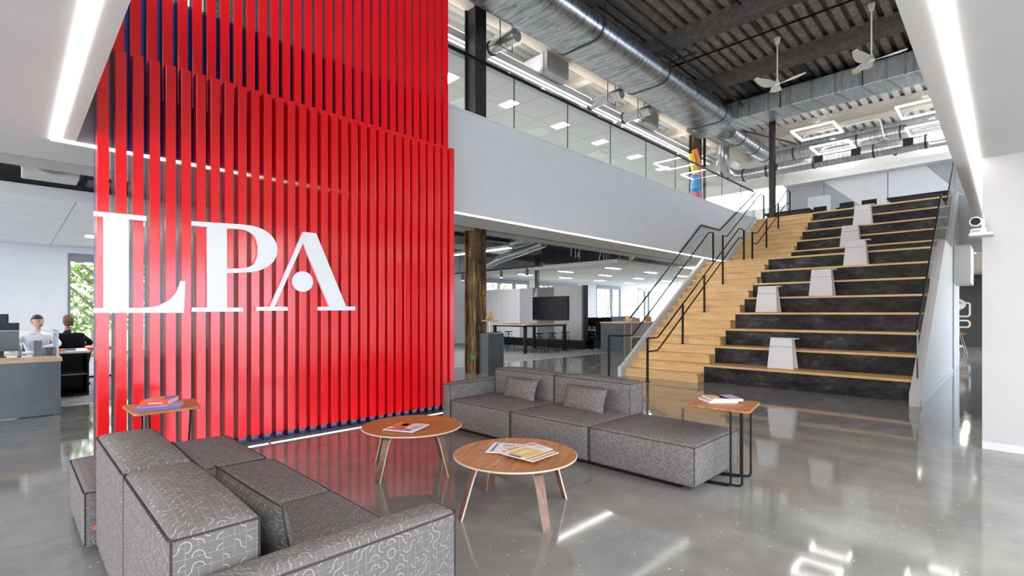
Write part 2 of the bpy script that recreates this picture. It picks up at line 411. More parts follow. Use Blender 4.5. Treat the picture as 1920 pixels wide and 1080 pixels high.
# opening faces, floor 2 slab
S('wall_left', bx(.387, .437, -5, YB, ZS + .25, ZF + .05), M['white'])
S('wall_right', bx(.387, 18.0, .36, .41, ZS + .25, ZF + .05), M['white'])
S('wall_balcony', MB().box(4.2, 18.0, YB, YB + .05, ZS, ZF + .03).box(.437, .74, YB, YB + .05, ZS, ZF + .03), M['white'])
S('wall_balcony', bx(.74, 4.2, YB, YB + .05, ZS, ZF + .03), M['bluewall'])
S('wall_back', bx(18.035, 18.08, .41, 1.055, ZS + .25, ZF - .005), M['white'])
S('floor_upper', MB().box(-7, 30, YB + .05, 18, 4.25, ZF).box(18.05, 30, -5, YB + .05, 4.25, ZF).box(-7, .387, -5, YB + .05, 4.25, ZF).box(.387, 18.05, -5, .36, 4.25, ZF), M['grey_beam'])
S('trim_2', bx(.437, 18.0, YB - .012, YB + .07, ZF + .03, ZF + .06), M['white'])
# underside structure of floor 2 above the offices
mb = MB()
for i in range(44):
    y = 7.2 + i * .25; mb.box(-6.9, 28, y, y + .11, 4.13, 4.25)
S('ceiling', mb, plain('dark_deck_soffit', (.22, .22, .22), .8))
S('trim_3', MB().box(-7, 28, 8.72, 9.2, 3.335, 3.40).box(-7, 28, 8.92, 9.0, 3.40, 4.07).box(-7, 28, 8.72, 9.2, 4.05, 4.12), M['grey_beam'])
# outer back wall at y = 18 with its windows
def cutwall(name, x0, x1, z0, z1, wins, mat, y0=18., y1=18.2):
    mb = MB(); x = x0
    for a, b, c, d in sorted(wins):
        mb.box(x, a, y0, y1, z0, z1)
        if c > z0: mb.box(a, b, y0, y1, z0, c)
        if d < z1: mb.box(a, b, y0, y1, d, z1)
        x = b
    mb.box(x, x1, y0, y1, z0, z1); return S(name, mb, mat)
WN = [(1.106, 4.3, .25, 3.02), (7.5, 9.9, .25, 3.0), (16.3, 19.4, .25, 3.11), (20.0, 23.6, .25, 3.11), (25.5, 28.2, .25, 3.13), (30.4, 31.9, .25, 3.13)]
cutwall('wall_rear', -7, 32, 0, 4.2, WN, plain('office_wall', (.60, .61, .63), .8, 0, .2))
fm = plain('grey_window_frame', (.14, .16, .18), .4, .3)
for i, (a, b, c, d) in enumerate(WN):
    w = MB(); t = .055
    w.box(a, a + t, 17.98, 18.1, c, d).box(b - t, b, 17.98, 18.1, c, d).box(a + t, b - t, 17.98, 18.1, d - .22, d).box(a + t, b - t, 17.98, 18.1, c, c + .06)
    x = a + (b - a) * .64; w.box(x - .09, x + .09, 17.98, 18.1, c + .06, d - .22)
    o = w.build('window_%d' % (i + 1), fm, kind='structure')
    bx(a + t, b - t, 18.04, 18.05, c + .06, d - .22).build('window_pane', M['glass'], o)
# lower wall seen right, and the corridor end
S('wall_right', bx(7.1, 7.3, -5, .19, 0, ZS), plain('lobby_wall_paint', (.50, .50, .50), .6, 0, .3))
S('baseboard_right', bx(7.085, 7.1, -5, .19, 0, .075), M['white'])
S('wall_corridor', bx(28.3, 28.5, -1, 9, 0, ZS + .3), M['corr_dark'])
S('wall_under_stair', MB().box(15.84, 17.3, .62, .92, 2.1, ZS), M['white'])
S('trim_4', MB().box(15.66, 15.82, .90, 1.10, 0, 2.1), M['white'])
# roof deck with deep ribs along x
mb = MB(); RZ = 8.95
def ribs(mb, x0, x1, y0, y1, z, pitch=.30, h=.13):
    pts = []; y = y0
    while y < y1 - 1e-6:
        pts += [(y, z), (y + pitch * .38, z), (y + pitch * .43, z - h), (y + pitch * .95, z - h)]; y += pitch
    pts.append((y, z)); up = [(p[0], z + .06) for p in (pts[-1], pts[0])]
    # underside strip as quads, then a lid
    for k in range(len(pts) - 1):
        (a, b), (c, d) = pts[k], pts[k + 1]
        mb.add([(x0, a, b), (x1, a, b), (x1, c, d), (x0, c, d)], [(0, 1, 2, 3)])
    mb.box(x0, x1, y0, pts[-1][0], z + .03, z + .09)
ribs(mb, -7, 19.6, -5, 8.7, RZ); S('ceiling_deck', mb, M['deck_dark'])
mb = MB(); ribs(mb, -7, 6, 9.1, 18.2, RZ); S('ceiling_deck', mb, M['deck_dark'])
mb = MB(); ribs(mb, 19.6, 32, -5, 8.7, RZ); ribs(mb, 6, 32, 9.1, 18.2, RZ); S('ceiling_deck', mb, M['deck_white'])
def ibeam_y(x, z0, z1, y0, y1, w=.32):
    return MB().box(x - w / 2, x + w / 2, y0, y1, z0, z0 + .06).box(x - .09, x + .09, y0, y1, z0 + .06, z1 - .05).prism([(x - .09, z1 - .16), (x - w / 2 - .03, z1), (x + w / 2 + .03, z1), (x + .09, z1 - .16)], y0, y1, 'y')
for x in (3.1, 6.2, 9.35, 12.5, 15.65): S('ceiling_beam', ibeam_y(x, 8.46, RZ - .08, -5, 8.65), M['beam_dark'])
for x in (18.9, 21.9, 25.0): S('ceiling_beam', ibeam_y(x, 8.40, RZ - .08, -5, 8.65, .5), M['cream'])
for x in (3.1, 6.2, 9.35, 12.5, 15.65, 18.9, 22.1, 25.3): S('ceiling_beam', ibeam_y(x, 8.5, RZ - .08, 9.07, 18, .3), M['cream'])
S('ceiling_beam', MB().box(-7, 32, 8.68, 9.06, 8.5, 8.56).box(-7, 32, 8.82, 8.92, 8.56, 8.9), M['cream'])
# upper back wall with angular felt panels
XW = 24.5
S('wall_upper', bx(XW, XW + .2, -5, 7.05, ZF, 9.0), M['white'])
S('wall_upper', bx(XW, XW + .2, 7.05, 18, 7.2, 9.0), M['deck_white'])
S('trim_5', MB().box(XW - .45, XW, -5, 7.05, 7.0, 7.26).box(XW - .20, XW, -5, 7.05, 7.26, 8.05), M['white'])
lp = [(5.55, 6.98), (2.2, 6.98), (1.1, 5.6), (1.1, ZF + .02), (3.0, ZF + .02)]
MB().prism([(7.0, ZF + .02), (7.0, 6.98), (5.56, 6.98), (3.01, ZF + .02)], XW - .03, XW, 'x').build('acoustic_wall_panel', M['felt'], label='mid grey acoustic felt panel at the left of the upper back wall', cat='wall panel', base=True)
MB().prism(lp, XW - .03, XW, 'x').build('acoustic_wall_panel', M['felt_light'], label='pale grey slanted acoustic felt panel in the middle of the upper back wall', cat='wall panel', base=True)
MB().prism([(2.19, 6.98), (-1.5, 6.98), (-1.5, ZF + .02), (1.09, ZF + .02), (1.09, 5.6)], XW - .03, XW, 'x').build('acoustic_wall_panel', M['felt'], label='grey acoustic felt panel on the right of the upper back wall, above the right handrail', cat='wall panel', base=True)
for y in (5.57, 3.37): S('trim_6', bx(XW - .035, XW - .029, y - .012, y + .012, ZF, 6.98), M['felt_dark'])
S('wall_upper', MB().box(30.0, 30.2, 7.0, 18.2, ZF, 5.6).box(30.0, 30.2, 7.0, 18.2, 6.5, 7.3).box(30.0, 30.2, 7.0, 9.2, 5.6, 6.5).box(30.0, 30.2, 12.0, 14.0, 5.6, 6.5), M['white'])
# storefront behind the camera; left opening widened, right one added for more daylight
cut = [(-4.5, 6.6, .05, 2.75), (13.3, 27.0, .05, 2.75)]
cutwall('wall_front', -7, 32, 0, ZS, cut, M['white'], -5.2, -5.0)
S('wall_front', bx(.4, 15, -5.2, -5.0, ZS + .25, 9.0), plain('sky_reflection_blocker', (.30, .30, .31), .8))  # unseen wall added so the upper slats don't mirror bright sky
w = MB()
for x in (-4.5, -2.7, -.9, .9, 2.8, 4.7, 6.55, 13.3, 16.7, 20.1, 23.5, 26.95): w.box(x, x + .05, -5.15, -5.05, .05, 2.75)
w.box(-4.5, 6.6, -5.15, -5.05, 2.7, 2.75).box(-4.5, 6.6, -5.15, -5.05, .05, .1).box(13.3, 27, -5.15, -5.05, 2.7, 2.75).box(13.3, 27, -5.15, -5.05, .05, .1)
w.build('window_9', fm, kind='structure')

# office ceiling clouds
def troffer(x, y, z, label, group, lx=1.1, ly=.5):
    t = thing('ceiling_light', label, 'ceiling light', (x, y, z), 0, group)
    MB(True).box(-lx / 2, lx / 2, -ly / 2, ly / 2, -.012, .03).build('frame', M['white'], t)
    MB(True).box(-lx / 2 + .06, lx / 2 - .06, -ly / 2 + .06, ly / 2 - .06, -.02, -.012).build('diffuser', M['led_soft'], t)
    return t
ZC = 3.2
S('ceiling_cloud', bx(-7, 4.6, 10.67, 17.9, ZC, ZC + .05), M['tile'])
S('trim_7', MB().box(-7, 4.6, 10.62, 10.67, ZC - .005, ZC + .17).box(4.6, 4.65, 10.62, 17.9, ZC - .005, ZC + .17), M['white'])
S('ceiling_cloud', bx(15.4, 31, 9.98, 17.9, ZC, ZC + .05), M['tile'])
S('trim_8', MB().box(15.35, 31, 9.93, 9.98, ZC - .005, ZC + .14).box(15.35, 15.4, 9.98, 17.9, ZC - .005, ZC + .14), M['white'])
S('ceiling_cloud', bx(6.0, 21.5, 9.16, 15, 7.4, 7.46), M['tile'])
S('trim_9', MB().box(6.0, 21.5, 9.11, 9.16, 7.39, 7.56).box(21.5, 21.55, 9.11, 15, 7.39, 7.56), M['white'])
# ------------------------------------------------------------------ red slatted screen
scr = thing('slatted_screen', 'tall red lacquered slatted screen in two tiers rising from the floor beside the sofas', 'screen', (2.57, 5.92, 0))
for i in range(32):
    x = .553 + i * .12825; w = .0835
    f = bx(x, x + w, 5.78, 5.92, .07, 3.815, .003).build('front_slat', M['red'], scr)
    bx(x + .006, x + w - .006, 5.80, 5.93, 0, .07).build('plinth_foot', M['navy'], f)
    b = bx(x, x + w, 5.925, 5.975, 3.5, 8.44, .003).build('rear_slat', M['red'], scr)
    MB().box(x + .001, x + w - .001, 5.922, 6.062, .0, 3.5).box(x + .001, x + w - .001, 5.976, 6.062, 3.5, 8.44).build('slat_core', M['navy'], b)
YL = 5.742
Lp = [(.527, 2.304), (.908, 2.312), (.908, 2.264), (.774, 2.262), (.774, 1.450), (.85, 1.449), (.915, 1.453), (.965, 1.461), (1.005, 1.474), (1.045, 1.495), (1.08, 1.522), (1.11, 1.553), (1.133, 1.585), (1.152, 1.62), (1.166, 1.657), (1.18, 1.714), (1.222, 1.715), (1.207, 1.402), (.527, 1.402), (.527, 1.445), (.592, 1.447), (.592, 2.262), (.527, 2.26)]
def sm(a, n=4):
    """Catmull-Rom through the points of a curve"""
    o = []
    for i in range(len(a) - 1):
        p0 = a[max(0, i - 1)]; p1 = a[i]; p2 = a[i + 1]; p3 = a[min(len(a) - 1, i + 2)]
        for k in range(n):
            t = k / n; o.append(tuple(.5 * (2 * p1[j] + (p2[j] - p0[j]) * t + (2 * p0[j] - 5 * p1[j] + 4 * p2[j] - p3[j]) * t * t + (-p0[j] + 3 * p1[j] - 3 * p2[j] + p3[j]) * t ** 3) for j in (0, 1)))
    return o + [a[-1]]
Pb = [(1.70, 2.336), (1.839, 2.334), (1.942, 2.308), (2.024, 2.256), (2.075, 2.182), (2.091, 2.100), (2.075, 2.020), (2.032, 1.947), (1.957, 1.887), (1.854, 1.846), (1.72, 1.826)]
Pp = [(1.276, 2.312)] + sm(Pb) + [(1.588, 1.813), (1.588, 1.457), (1.742, 1.457), (1.742, 1.415), (1.276, 1.412), (1.276, 1.455), (1.41, 1.457), (1.41, 2.270), (1.276, 2.269)]
Ph = [(1.588, 2.276)] + sm([(1.69, 2.284), (1.782, 2.275), (1.847, 2.236), (1.883, 2.17), (1.893, 2.085), (1.883, 1.999), (1.847, 1.926), (1.789, 1.889), (1.698, 1.870)]) + [(1.588, 1.862)]
Ap = [(2.378, 2.333), (2.528, 2.334), (2.902, 1.480), (3.022, 1.480), (3.022, 1.434), (2.559, 1.430), (2.559, 1.474), (2.691, 1.476), (2.376, 2.204), (2.065, 1.471), (2.203, 1.471), (2.203, 1.427), (1.873, 1.424), (1.873, 1.466), (2.017, 1.470)]
MB().prism(Lp, YL, 5.779, 'y').build('sign_letter', M['letter'], label='white serif letter L on the red slats, first of the sign', cat='sign letter', base=True)
MB().prism(Pp, YL, 5.779, 'y', holes=[Ph]).build('sign_letter', M['letter'], label='white serif letter P on the red slats, middle of the sign', cat='sign letter', base=True)
o = MB().prism(Ap, YL, 5.779, 'y').build('sign_letter', M['letter'], label='white serif letter A with a round dot on the red slats, last of the sign', cat='sign letter', base=True)
MB().lathe([(.118, YL), (.118, 5.779)], (2.374, 0, 1.762), 40, 'y').build('dot', M['letter'], o)
# led line set in the floor
t = thing('floor_light', 'thin white light line set flush in the floor before the red screen', 'light strip', (3.0, 5.61, 0))
MB().box(.6, 4.75, 5.585, 5.635, .0, .004).build('channel', M['steelrail'], t)
mb = MB()
for k in range(3): mb.box(.62 + k * 1.36, .62 + k * 1.36 + 1.33, 5.592, 5.628, .004, .006)
mb.build('diffuser', emit('floor_led', (1, .97, .93), 6.), t)
# led strips at the edge of the low ceilings
def strip(label, x0, x1, y0, y1):
    t = thing('ceiling_strip_light', label, 'ceiling light', ((x0 + x1) / 2, (y0 + y1) / 2, ZS))
    bx(x0, x1, y0, y1, ZS - .012, ZS - .0008, 0).build('diffuser', M['led'], t); return t
strip('long recessed light line running under the white balcony edge', .267, 17.95, 6.185, 6.245)
strip('recessed light line in the left white ceiling, meeting the balcony line at a corner', .267, .323, -4.5, 6.185)
strip('recessed light line in the right white ceiling above the white wall', .6, 17.95, .215, .272)
strip('light line across the far low ceiling above the corridor', 18.03, 18.08, .6, 4.2)
# ------------------------------------------------------------------ staircase and bleacher seating
st = thing('staircase', 'light maple staircase climbing beside the black bench steps', 'staircase', (13.5, 5.25, 0))
r, run = .17655, .277
for i in range(1, 27):
    x = 9.68 + run * (i - 1) if i <= 16 else 15.47 + run * (i - 17)
    z = r * i
    xe = x + run + .05
    if i == 16: xe = 15.52
    if i == 26: xe = x + .9
    z0 = max(0, z - r - .02)
    bx(x + .04, xe, 4.41, 6.08, z0, z - .034).build('riser', M['maple'], st)
    bx(x, xe, 4.41, 6.08, z - .034, z, .004).build('tread', M['maple'], st)
bl = thing('bleacher_seating', 'wide stepped bench seating with blackened steel fronts and maple seat boards', 'bleacher', (13.5, 2.75, 0))
BX = []
for k in range(1, 14):
    x = 9.96 + .554 * (k - 1) if k <= 8 else 15.74 + .554 * (k - 9)
    z = .3531 * k; BX.append((x, z))
    xe = x + .60
    if k == 8: xe = 15.80
    if k == 13: xe = x + .6
    bx(x + .045, xe, 1.06, 4.407, max(0, z - .3531 - .03), z - .042).build('riser_panel', M['steel'], bl)
    bx(x, xe, 1.06, 4.405, z - .042, z, .004).build('seat_board', M['maple'], bl)
# stringers
def stringer(y0, y1, nm):
    pts = [(9.55, 0), (9.55, .20), (9.66, .24), (13.82, 2.93), (15.46, 2.93), (18.03, 4.70), (18.03, 0)]
    return S(nm, MB().prism(pts, y0, y1, 'y'), M['white'])
stringer(.93, 1.058, 'wall_stair'); stringer(6.083, 6.166, 'wall_stair')
S('baseboard_stair', bx(9.60, 15.66, .915, .93, 0, .09), M['white'])
# handrails
def rail(label, posts, rails, rr=.016, posty=None, brackets=()):
    y = posts[0][1]
    t = thing('handrail', label, 'handrail', (posts[0][0], y, posts[0][2]))
    for (x, yy, z0, z1) in posts:
        p = MB().box(x - .019, x + .019, yy - .019, yy + .019, z0, z1).build('post', M['black'], t)
        MB().lathe([(.055, z0), (.055, z0 + .01)], (x, yy, 0), 16).build('base_plate', M['black'], p)
    for path in rails: MB().tube(fillet(path, .06, 3), rr, 8).build('rail', M['black'], t, True)
    for (x, yy, z) in brackets: MB().tube([(x, yy, z), (x, yy + .09, z - .03)], .012, 6).build('bracket', M['steelrail'], t)
    return t
yc = 5.204
rail('lower black double handrail in the middle of the stair', [(9.149, yc, 0, .888), (10.70, yc, .7062, 1.60), (11.83, yc, 1.4124, 2.31), (12.93, yc, 2.1186, 3.00), (14.375, yc, 2.8248, 3.70)],
     [[(9.149, yc, .888), (9.57, yc, .888), (14.05, yc, 3.72), (14.375, yc, 3.70)], [(9.149, yc, .61), (9.57, yc, .62), (14.05, yc, 3.47), (14.375, yc, 3.45)]])
rail('upper black double handrail in the middle of the stair, above the landing', [(15.025, yc, 2.8248, 3.722), (16.20, yc, 3.354, 4.22), (17.30, yc, 4.0607, 4.91), (18.50, yc, 4.589, 5.48)],
     [[(15.025, yc, 3.722), (15.392, yc, 3.722), (18.20, yc, 5.48), (18.50, yc, 5.48)], [(15.025, yc, 3.42), (15.392, yc, 3.42), (18.20, yc, 5.07), (18.50, yc, 5.07)]])
yl = 5.98
rail('black handrail of the lower flight on the white balcony side', [(9.40, 6.30, 0, .90), (14.18, 5.98, 2.8248, 3.70)], [[(9.40, 6.30, .90), (9.52, yl, .90), (9.86, yl, .905), (13.9, yl, 3.68), (14.18, yl, 3.70)]],
     brackets=[(x, yl, .87 + (x - 9.86) * .687) for x in (10.6, 12.0, 13.3)])
rail('black handrail of the upper flight on the balcony side', [(14.86, 5.98, 2.8248, 3.69), (18.35, 5.98, 4.589, 5.45)], [[(14.86, yl, 3.69), (15.15, yl, 3.69), (18.0, yl, 5.45), (18.35, yl, 5.45)]],
     brackets=[(x, yl, 3.66 + (x - 15.15) * .617) for x in (15.9, 17.0)])
def balustrade(label, y, railpath, panels, cap=.018, mat='black'):
    t = thing('glass_balustrade', label, 'glass railing', (railpath[0][0], y, 0))
    MB().tube(fillet([(x, y, z) for x, z in railpath], .04, 3), cap, 8).build('cap_rail', M[mat], t, True)
    for pts in panels: MB().prism(pts, y - .006, y + .006, 'y').build('glass_panel', M['glass'], t)
    return t
slo = (2.84 - .2) / (13.75 - 9.6)
def pan(xa, xb, za, zb, ta, tb): return [(xa + .006, za), (xb - .006, zb), (xb - .006, tb), (xa + .006, ta)]
lowz = lambda x: .24 + (x - 9.66) * .6466
PN = []
for a, b in ((9.75, 11.1), (11.1, 12.45), (12.45, 13.8)): PN.append(pan(a, b, lowz(a) - .02, lowz(b) - .02, 1.28 + (a - 9.98) * .693, 1.28 + (b - 9.98) * .693))
PN.append(pan(13.8, 15.0, 2.92, 2.92, 3.87, 3.88))
for a, b in ((15.05, 16.5), (16.5, 18.0)): PN.append(pan(a, b, 2.93 + max(0, a - 15.46) * .689 - .02, 2.93 + (b - 15.46) * .689 - .02, 3.89 + (a - 15.03) * .56, 3.89 + (b - 15.03) * .56))
q1 = balustrade('glass balustrade with dark cap rail along the balcony side of the stair', 6.125, [(10.0, 1.29), (13.74, 3.88), (15.03, 3.89), (18.08, 5.57)], PN)
PR = []
for a, b in ((9.9, 11.2), (11.2, 12.5), (12.5, 13.8)): PR.append(pan(a, b, lowz(a) - .02, lowz(b) - .02, 1.14 + (a - 9.9) * .714, 1.14 + (b - 9.9) * .714))
PR.append(pan(13.8, 14.9, 2.92, 2.92, 3.83, 3.83))
for a, b in ((15.0, 16.5), (16.5, 18.0)): PR.append(pan(a, b, 2.93 + max(0, a - 15.46) * .689 - .02, 2.93 + (b - 15.46) * .689 - .02, 3.85 + (a - 14.9) * .66, 3.85 + (b - 14.9) * .66))
q2 = balustrade('glass balustrade on the white wall right of the bench steps', .995, [(9.9, 1.14), (13.65, 3.83), (14.9, 3.83), (17.95, 5.84)], PR, .014)
bx(9.742, 9.752, 6.117, 6.133, .27, 1.28).build('glass_edge', M['glass_edge'], q1)
bx(9.892, 9.902, .987, 1.003, .70, 1.14).build('glass_edge', M['glass_edge'], q2); bx(9.892, 9.902, .987, 1.003, .37, .70).build('edge_channel', M['black'], q2)
bt = thing('glass_balustrade', 'long frameless glass balustrade along the upper balcony', 'glass railing', (9, YB + .02, ZF))
MB().box(.5, 17.98, YB - .0, YB + .035, 5.545, 5.585).build('cap_rail', M['black'], bt)
x = 6.28 - 4.5
k = 0
PXs = [.5, 1.78, 3.28, 4.78, 6.28, 7.79, 9.29, 10.8, 12.3, 13.8, 15.3, 16.8, 17.98]
for a, b in zip(PXs, PXs[1:]):
    bx(a + .005, b - .005, YB + .012, YB + .024, ZF + .06, 5.545).build('glass_panel', M['glass'], bt)
    bx(b - .007, b + .007, YB + .010, YB + .026, ZF + .06, 5.545).build('joint', M['gal_dark'], bt)
# white seat-back boxes parked on the benches
def back_rest():
    t = thing('bench_backrest', '', 'backrest', (0, 0, 0), 0, 'white folded backrests on the benches')
    mb = MB(True)   # leaning front sheet, top, leaning rear sheet; y is the width
    f = [(-.14, 0), (-.105, .42), (-.10, .56), (-.09, .57), (-.085, .56), (-.09, .42), (-.125, 0)]
    def sheet(xa, xb, wa, wb, z0, z1, th=.014):
        mb.add([(xa, -wa, z0), (xa, wa, z0), (xb, wb, z1), (xb, -wb, z1), (xa + th, -wa, z0), (xa + th, wa, z0), (xb + th, wb, z1), (xb + th, -wb, z1)],
               [(0, 1, 2, 3), (7, 6, 5, 4), (0, 4, 5, 1), (1, 5, 6, 2), (2, 6, 7, 3), (3, 7, 4, 0)])
    sheet(-.15, -.115, .225, .195, .01, .415)
    mb.build('front_sheet', M['white_cool'], t)
    mb = MB(True); sheet(-.113, -.10, .194, .182, .424, .565); mb.build('upper_sheet', M['white_cool'], t)
    mb = MB(True); sheet(.13, .04, .225, .182, .01, .565); mb.build('rear_sheet', M['white_cool'], t)
    MB(True).box(-.11, .06, -.27, .182, .565, .582).build('top_shelf', M['white_cool'], t)
    return t
bk = back_rest(); first = True
for (k, px, lab) in ((1, 3.01, 'white folded backrest on the lowest bench step, nearest to the sofas'), (4, 3.79, 'leftmost white folded backrest, standing on the fourth bench step'), (5, 2.87, 'white folded backrest on the fifth bench step, just right of the leftmost one'),
                     (7, 2.45, 'rightmost white folded backrest, on a bench step halfway up'), (9, 3.02, 'white folded backrest on the first bench step above the landing'), (11, 2.93, 'topmost white folded backrest, close below the upper floor')):
    x, z = BX[k - 1]; o = bk if first else dup(bk); first = False
    o.location = (x + .30, px, z); o['label'] = lab
# ------------------------------------------------------------------ sofas
def piping(t, x0, x1, y0, y1, z, r=.005, parent=None, dz=0):
    c = .014; p = [(x0 + c, y0 - .001, z), (x1 - c, y0 - .001, z), (x1 + .001, y0 + c, z), (x1 + .001, y1 - c, z), (x1 - c, y1 + .001, z), (x0 + c, y1 + .001, z), (x0 - .001, y1 - c, z), (x0 - .001, y0 + c, z), (x0 + c, y0 - .001, z)]
    MB().tube(p, r, 6, False).build('piping', M['piping'], parent, True)
def block(t, name, x0, x1, y0, y1, z0, z1, top=.012, side=.01, r=.028, vert=True):
    o = MB().cushion(x0, x1, y0, y1, z0, z1, r, top, side).build(name, M['fabric'], t, True)
    piping(t, x0 - side * .0, x1, y0, y1, z1 - .012, .0036, o)
    if vert:
        for (x, y) in ((x0 + .006, y0 + .006), (x1 - .006, y0 + .006), (x0 + .006, y1 - .006), (x1 - .006, y1 - .006)):
            MB().tube([(x, y, z0 + .02), (x, y, z1 - .015)], .0034, 6).build('piping', M['piping'], o, True)
    return o
sb = thing('modular_sofa', 'grey patterned modular sofa by the stair with low back, left arm and open ottoman end', 'sofa', (4.23, 3.3, 0))
MB().box(3.79, 4.60, 1.86, 4.86, .0, .045).build('base', M['blackpl'], sb)
block(sb, 'seat', 3.74, 4.62, 1.72, 2.725, .035, .362, .030)
block(sb, 'seat', 3.74, 4.72, 2.735, 3.745, .035, .362, .026)
block(sb, 'seat', 3.74, 4.72, 3.755, 4.765, .035, .362, .026)
block(sb, 'armrest', 3.74, 4.72, 4.77, 4.915, .035, .545, .012)
block(sb, 'backrest', 4.468, 4.725, 2.738, 3.748, .30, .682, .026)
block(sb, 'backrest', 4.468, 4.725, 3.758, 4.765, .30, .682, .026)
sa = thing('modular_sofa', 'grey patterned modular sofa in the left foreground seen from behind', 'sofa', (.84, 3.2, 0))
MB().box(.42, 1.28, 1.78, 4.66, .0, .045).build('base', M['blackpl'], sa)
block(sa, 'seat', .36, 1.335, 1.868, 2.815, .035, .365, .030)
block(sa, 'seat', .36, 1.335, 2.825, 3.755, .035, .365, .030)
block(sa, 'seat', .30, 1.30, 3.77, 4.70, .035, .372, .032)
block(sa, 'armrest', .345, 1.372, 1.70, 1.862, .035, .545, .020)
block(sa, 'backrest', .352, .628, 1.868, 2.772, .05, .692, .045)
block(sa, 'backrest', .352, .628, 2.786, 3.745, .05, .692, .045)
MB().box(.340, .352, 3.70, 3.712, .16, .185).build('tag', plain('orange_tag', (.8, .13, .03), .6), sa)
def pillow(label, cx, cy, cz, L, H, T, rz, rx, grp='lumbar cushions'):
    """small stuffed lumbar cushion: long axis y, leaning"""
    n = 14; vs = []; fs = []
    for s_ in (1, -1):
        for i in range(n + 1):
            for j in range(n + 1):
                u = -1 + 2 * i / n; v = -1 + 2 * j / n
                w = (max(0, 1 - abs(u) ** 2.6) * max(0, 1 - abs(v) ** 2.6)) ** .5
                pinch = 1 - .05 * (1 - abs(u) ** 2) * abs(v) - .0
                pinch2 = 1 - .07 * (1 - abs(v) ** 2) * abs(u)
                vs.append((s_ * T / 2 * w, u * L / 2 * pinch2, v * H / 2 * pinch))
    q = n + 1
    for k, s_ in enumerate((1, -1)):
        for i in range(n):
            for j in range(n):
                a = k * q * q + i * q + j; f = (a, a + q, a + q + 1, a + 1); fs.append(f if s_ > 0 else f[::-1])
    mb = MB(True).add(vs, fs)
    bm = bmesh.new(); me = bpy.data.meshes.new('t'); me.from_pydata(mb.v, [], mb.f); bm.from_mesh(me); bmesh.ops.remove_doubles(bm, verts=bm.verts, dist=1e-5)
    mb = MB(True); mb.bm(bm)
    o = mb.build('cushion', M['fabric'], None, True, label=label, cat='cushion', group=None)
    o.location = (cx, cy, cz); o.rotation_euler = (0, rx, rz)
    edge = [(0, sy * L / 2 * .985, sz * H / 2 * .985) for sy, sz in ((-1, -1), (1, -1), (1, 1), (-1, 1))]
    pts = []
    for a in range(4):
        A = Vector(edge[a]); B = Vector(edge[(a + 1) % 4])
        for k in range(8):
            t_ = k / 8; p = A.lerp(B, t_); d = (1 - (2 * t_ - 1) ** 2)
            p.y *= 1 - .055 * d * (a % 2); p.z *= 1 - .04 * d * (1 - a % 2); pts.append(p)
    pts.append(pts[0]); MB(True).tube(pts, .004, 5, False).build('piping', M['piping'], o, True)
    return o
pillow('small oblong grey cushion leaning on the back of the far sofa, beside its arm', 4.33, 4.16, .485, .56, .26, .13, radians(-4), radians(16))
pillow('small oblong grey cushion in the middle of the far sofa, next to the ottoman', 4.30, 3.19, .485, .58, .27, .14, radians(-5), radians(17))
pillow('grey cushion tucked behind the near back block of the foreground sofa', .745, 2.33, .52, .78, .30, .13, radians(2), radians(-12))
pillow('grey cushion tucked behind the farther back block of the foreground sofa', .725, 3.30, .49, .66, .26, .12, radians(-1), radians(-14))
# ------------------------------------------------------------------ tables
def coffee(label, cx, cy, rz, top_r=.44):
    t = thing('coffee_table', label, 'coffee table', (cx, cy, 0), rz, 'round plywood coffee tables')
    prof = [(0, .374), (top_r - .09, .374), (top_r - .02, .379), (top_r, .387), (top_r + .001, .394), (top_r - .004, .397), (top_r - .035, .392), (top_r - .10, .386), (0, .386)]
    o = MB(True).lathe(prof, seg=72)
    o.mi = [1 if 72 * 2 <= i < 72 * 5 else 0 for i in range(len(o.f))]
    q = o.build('tabletop', [M['walnut'], M['ply']], t, True)
    for a in (45, 135, 225, 315):
        ca, sa_ = cos(radians(a)), sin(radians(a)); w = .034
        path = [(.10, .368), (.22, .368), (.285, .358), (.318, .325), (.340, .27), (.425, 0)]
        n = len(path); vs = []; fs = []
        for i, (d, z) in enumerate(path):
            if i == 0: tx, tz = path[1][0] - d, path[1][1] - z
            elif i == n - 1: tx, tz = d - path[i - 1][0], z - path[i - 1][1]
            else: tx, tz = path[i + 1][0] - path[i - 1][0], path[i + 1][1] - path[i - 1][1]
            L = sqrt(tx * tx + tz * tz); nx, nz = -tz / L, tx / L; ww = w * (1 if i < 4 else .95 - .18 * (i == n - 1)); th = .0065
            for s1, s2 in ((1, 1), (-1, 1), (-1, -1), (1, -1)):
                dd = d + nx * th * s2; zz = z + nz * th * s2
                if i == n - 1: zz = 0
                vs.append((ca * dd - sa_ * ww * s1, sa_ * dd + ca * ww * s1, zz))
        mi = []
        for i in range(n - 1):
            for j in range(4):
                k2 = (j + 1) % 4; fs.append((i * 4 + j, i * 4 + k2, i * 4 + 4 + k2, i * 4 + 4 + j)); mi.append(1 if j in (1, 3) else 0)
        fs += [(3, 2, 1, 0), (n * 4 - 4, n * 4 - 3, n * 4 - 2, n * 4 - 1)]; mi += [1, 1]
        m = MB(True).add(vs, fs); m.mi = mi; m.build('leg', [M['walnut_leg'], M['ply']], t)
    return t
coffee('round walnut coffee table on the left, nearer the red screen, one magazine on it', 2.545, 3.79, radians(-30))
coffee('round walnut coffee table on the right, in front of the ottoman, several magazines on it', 2.552, 2.502, radians(28))
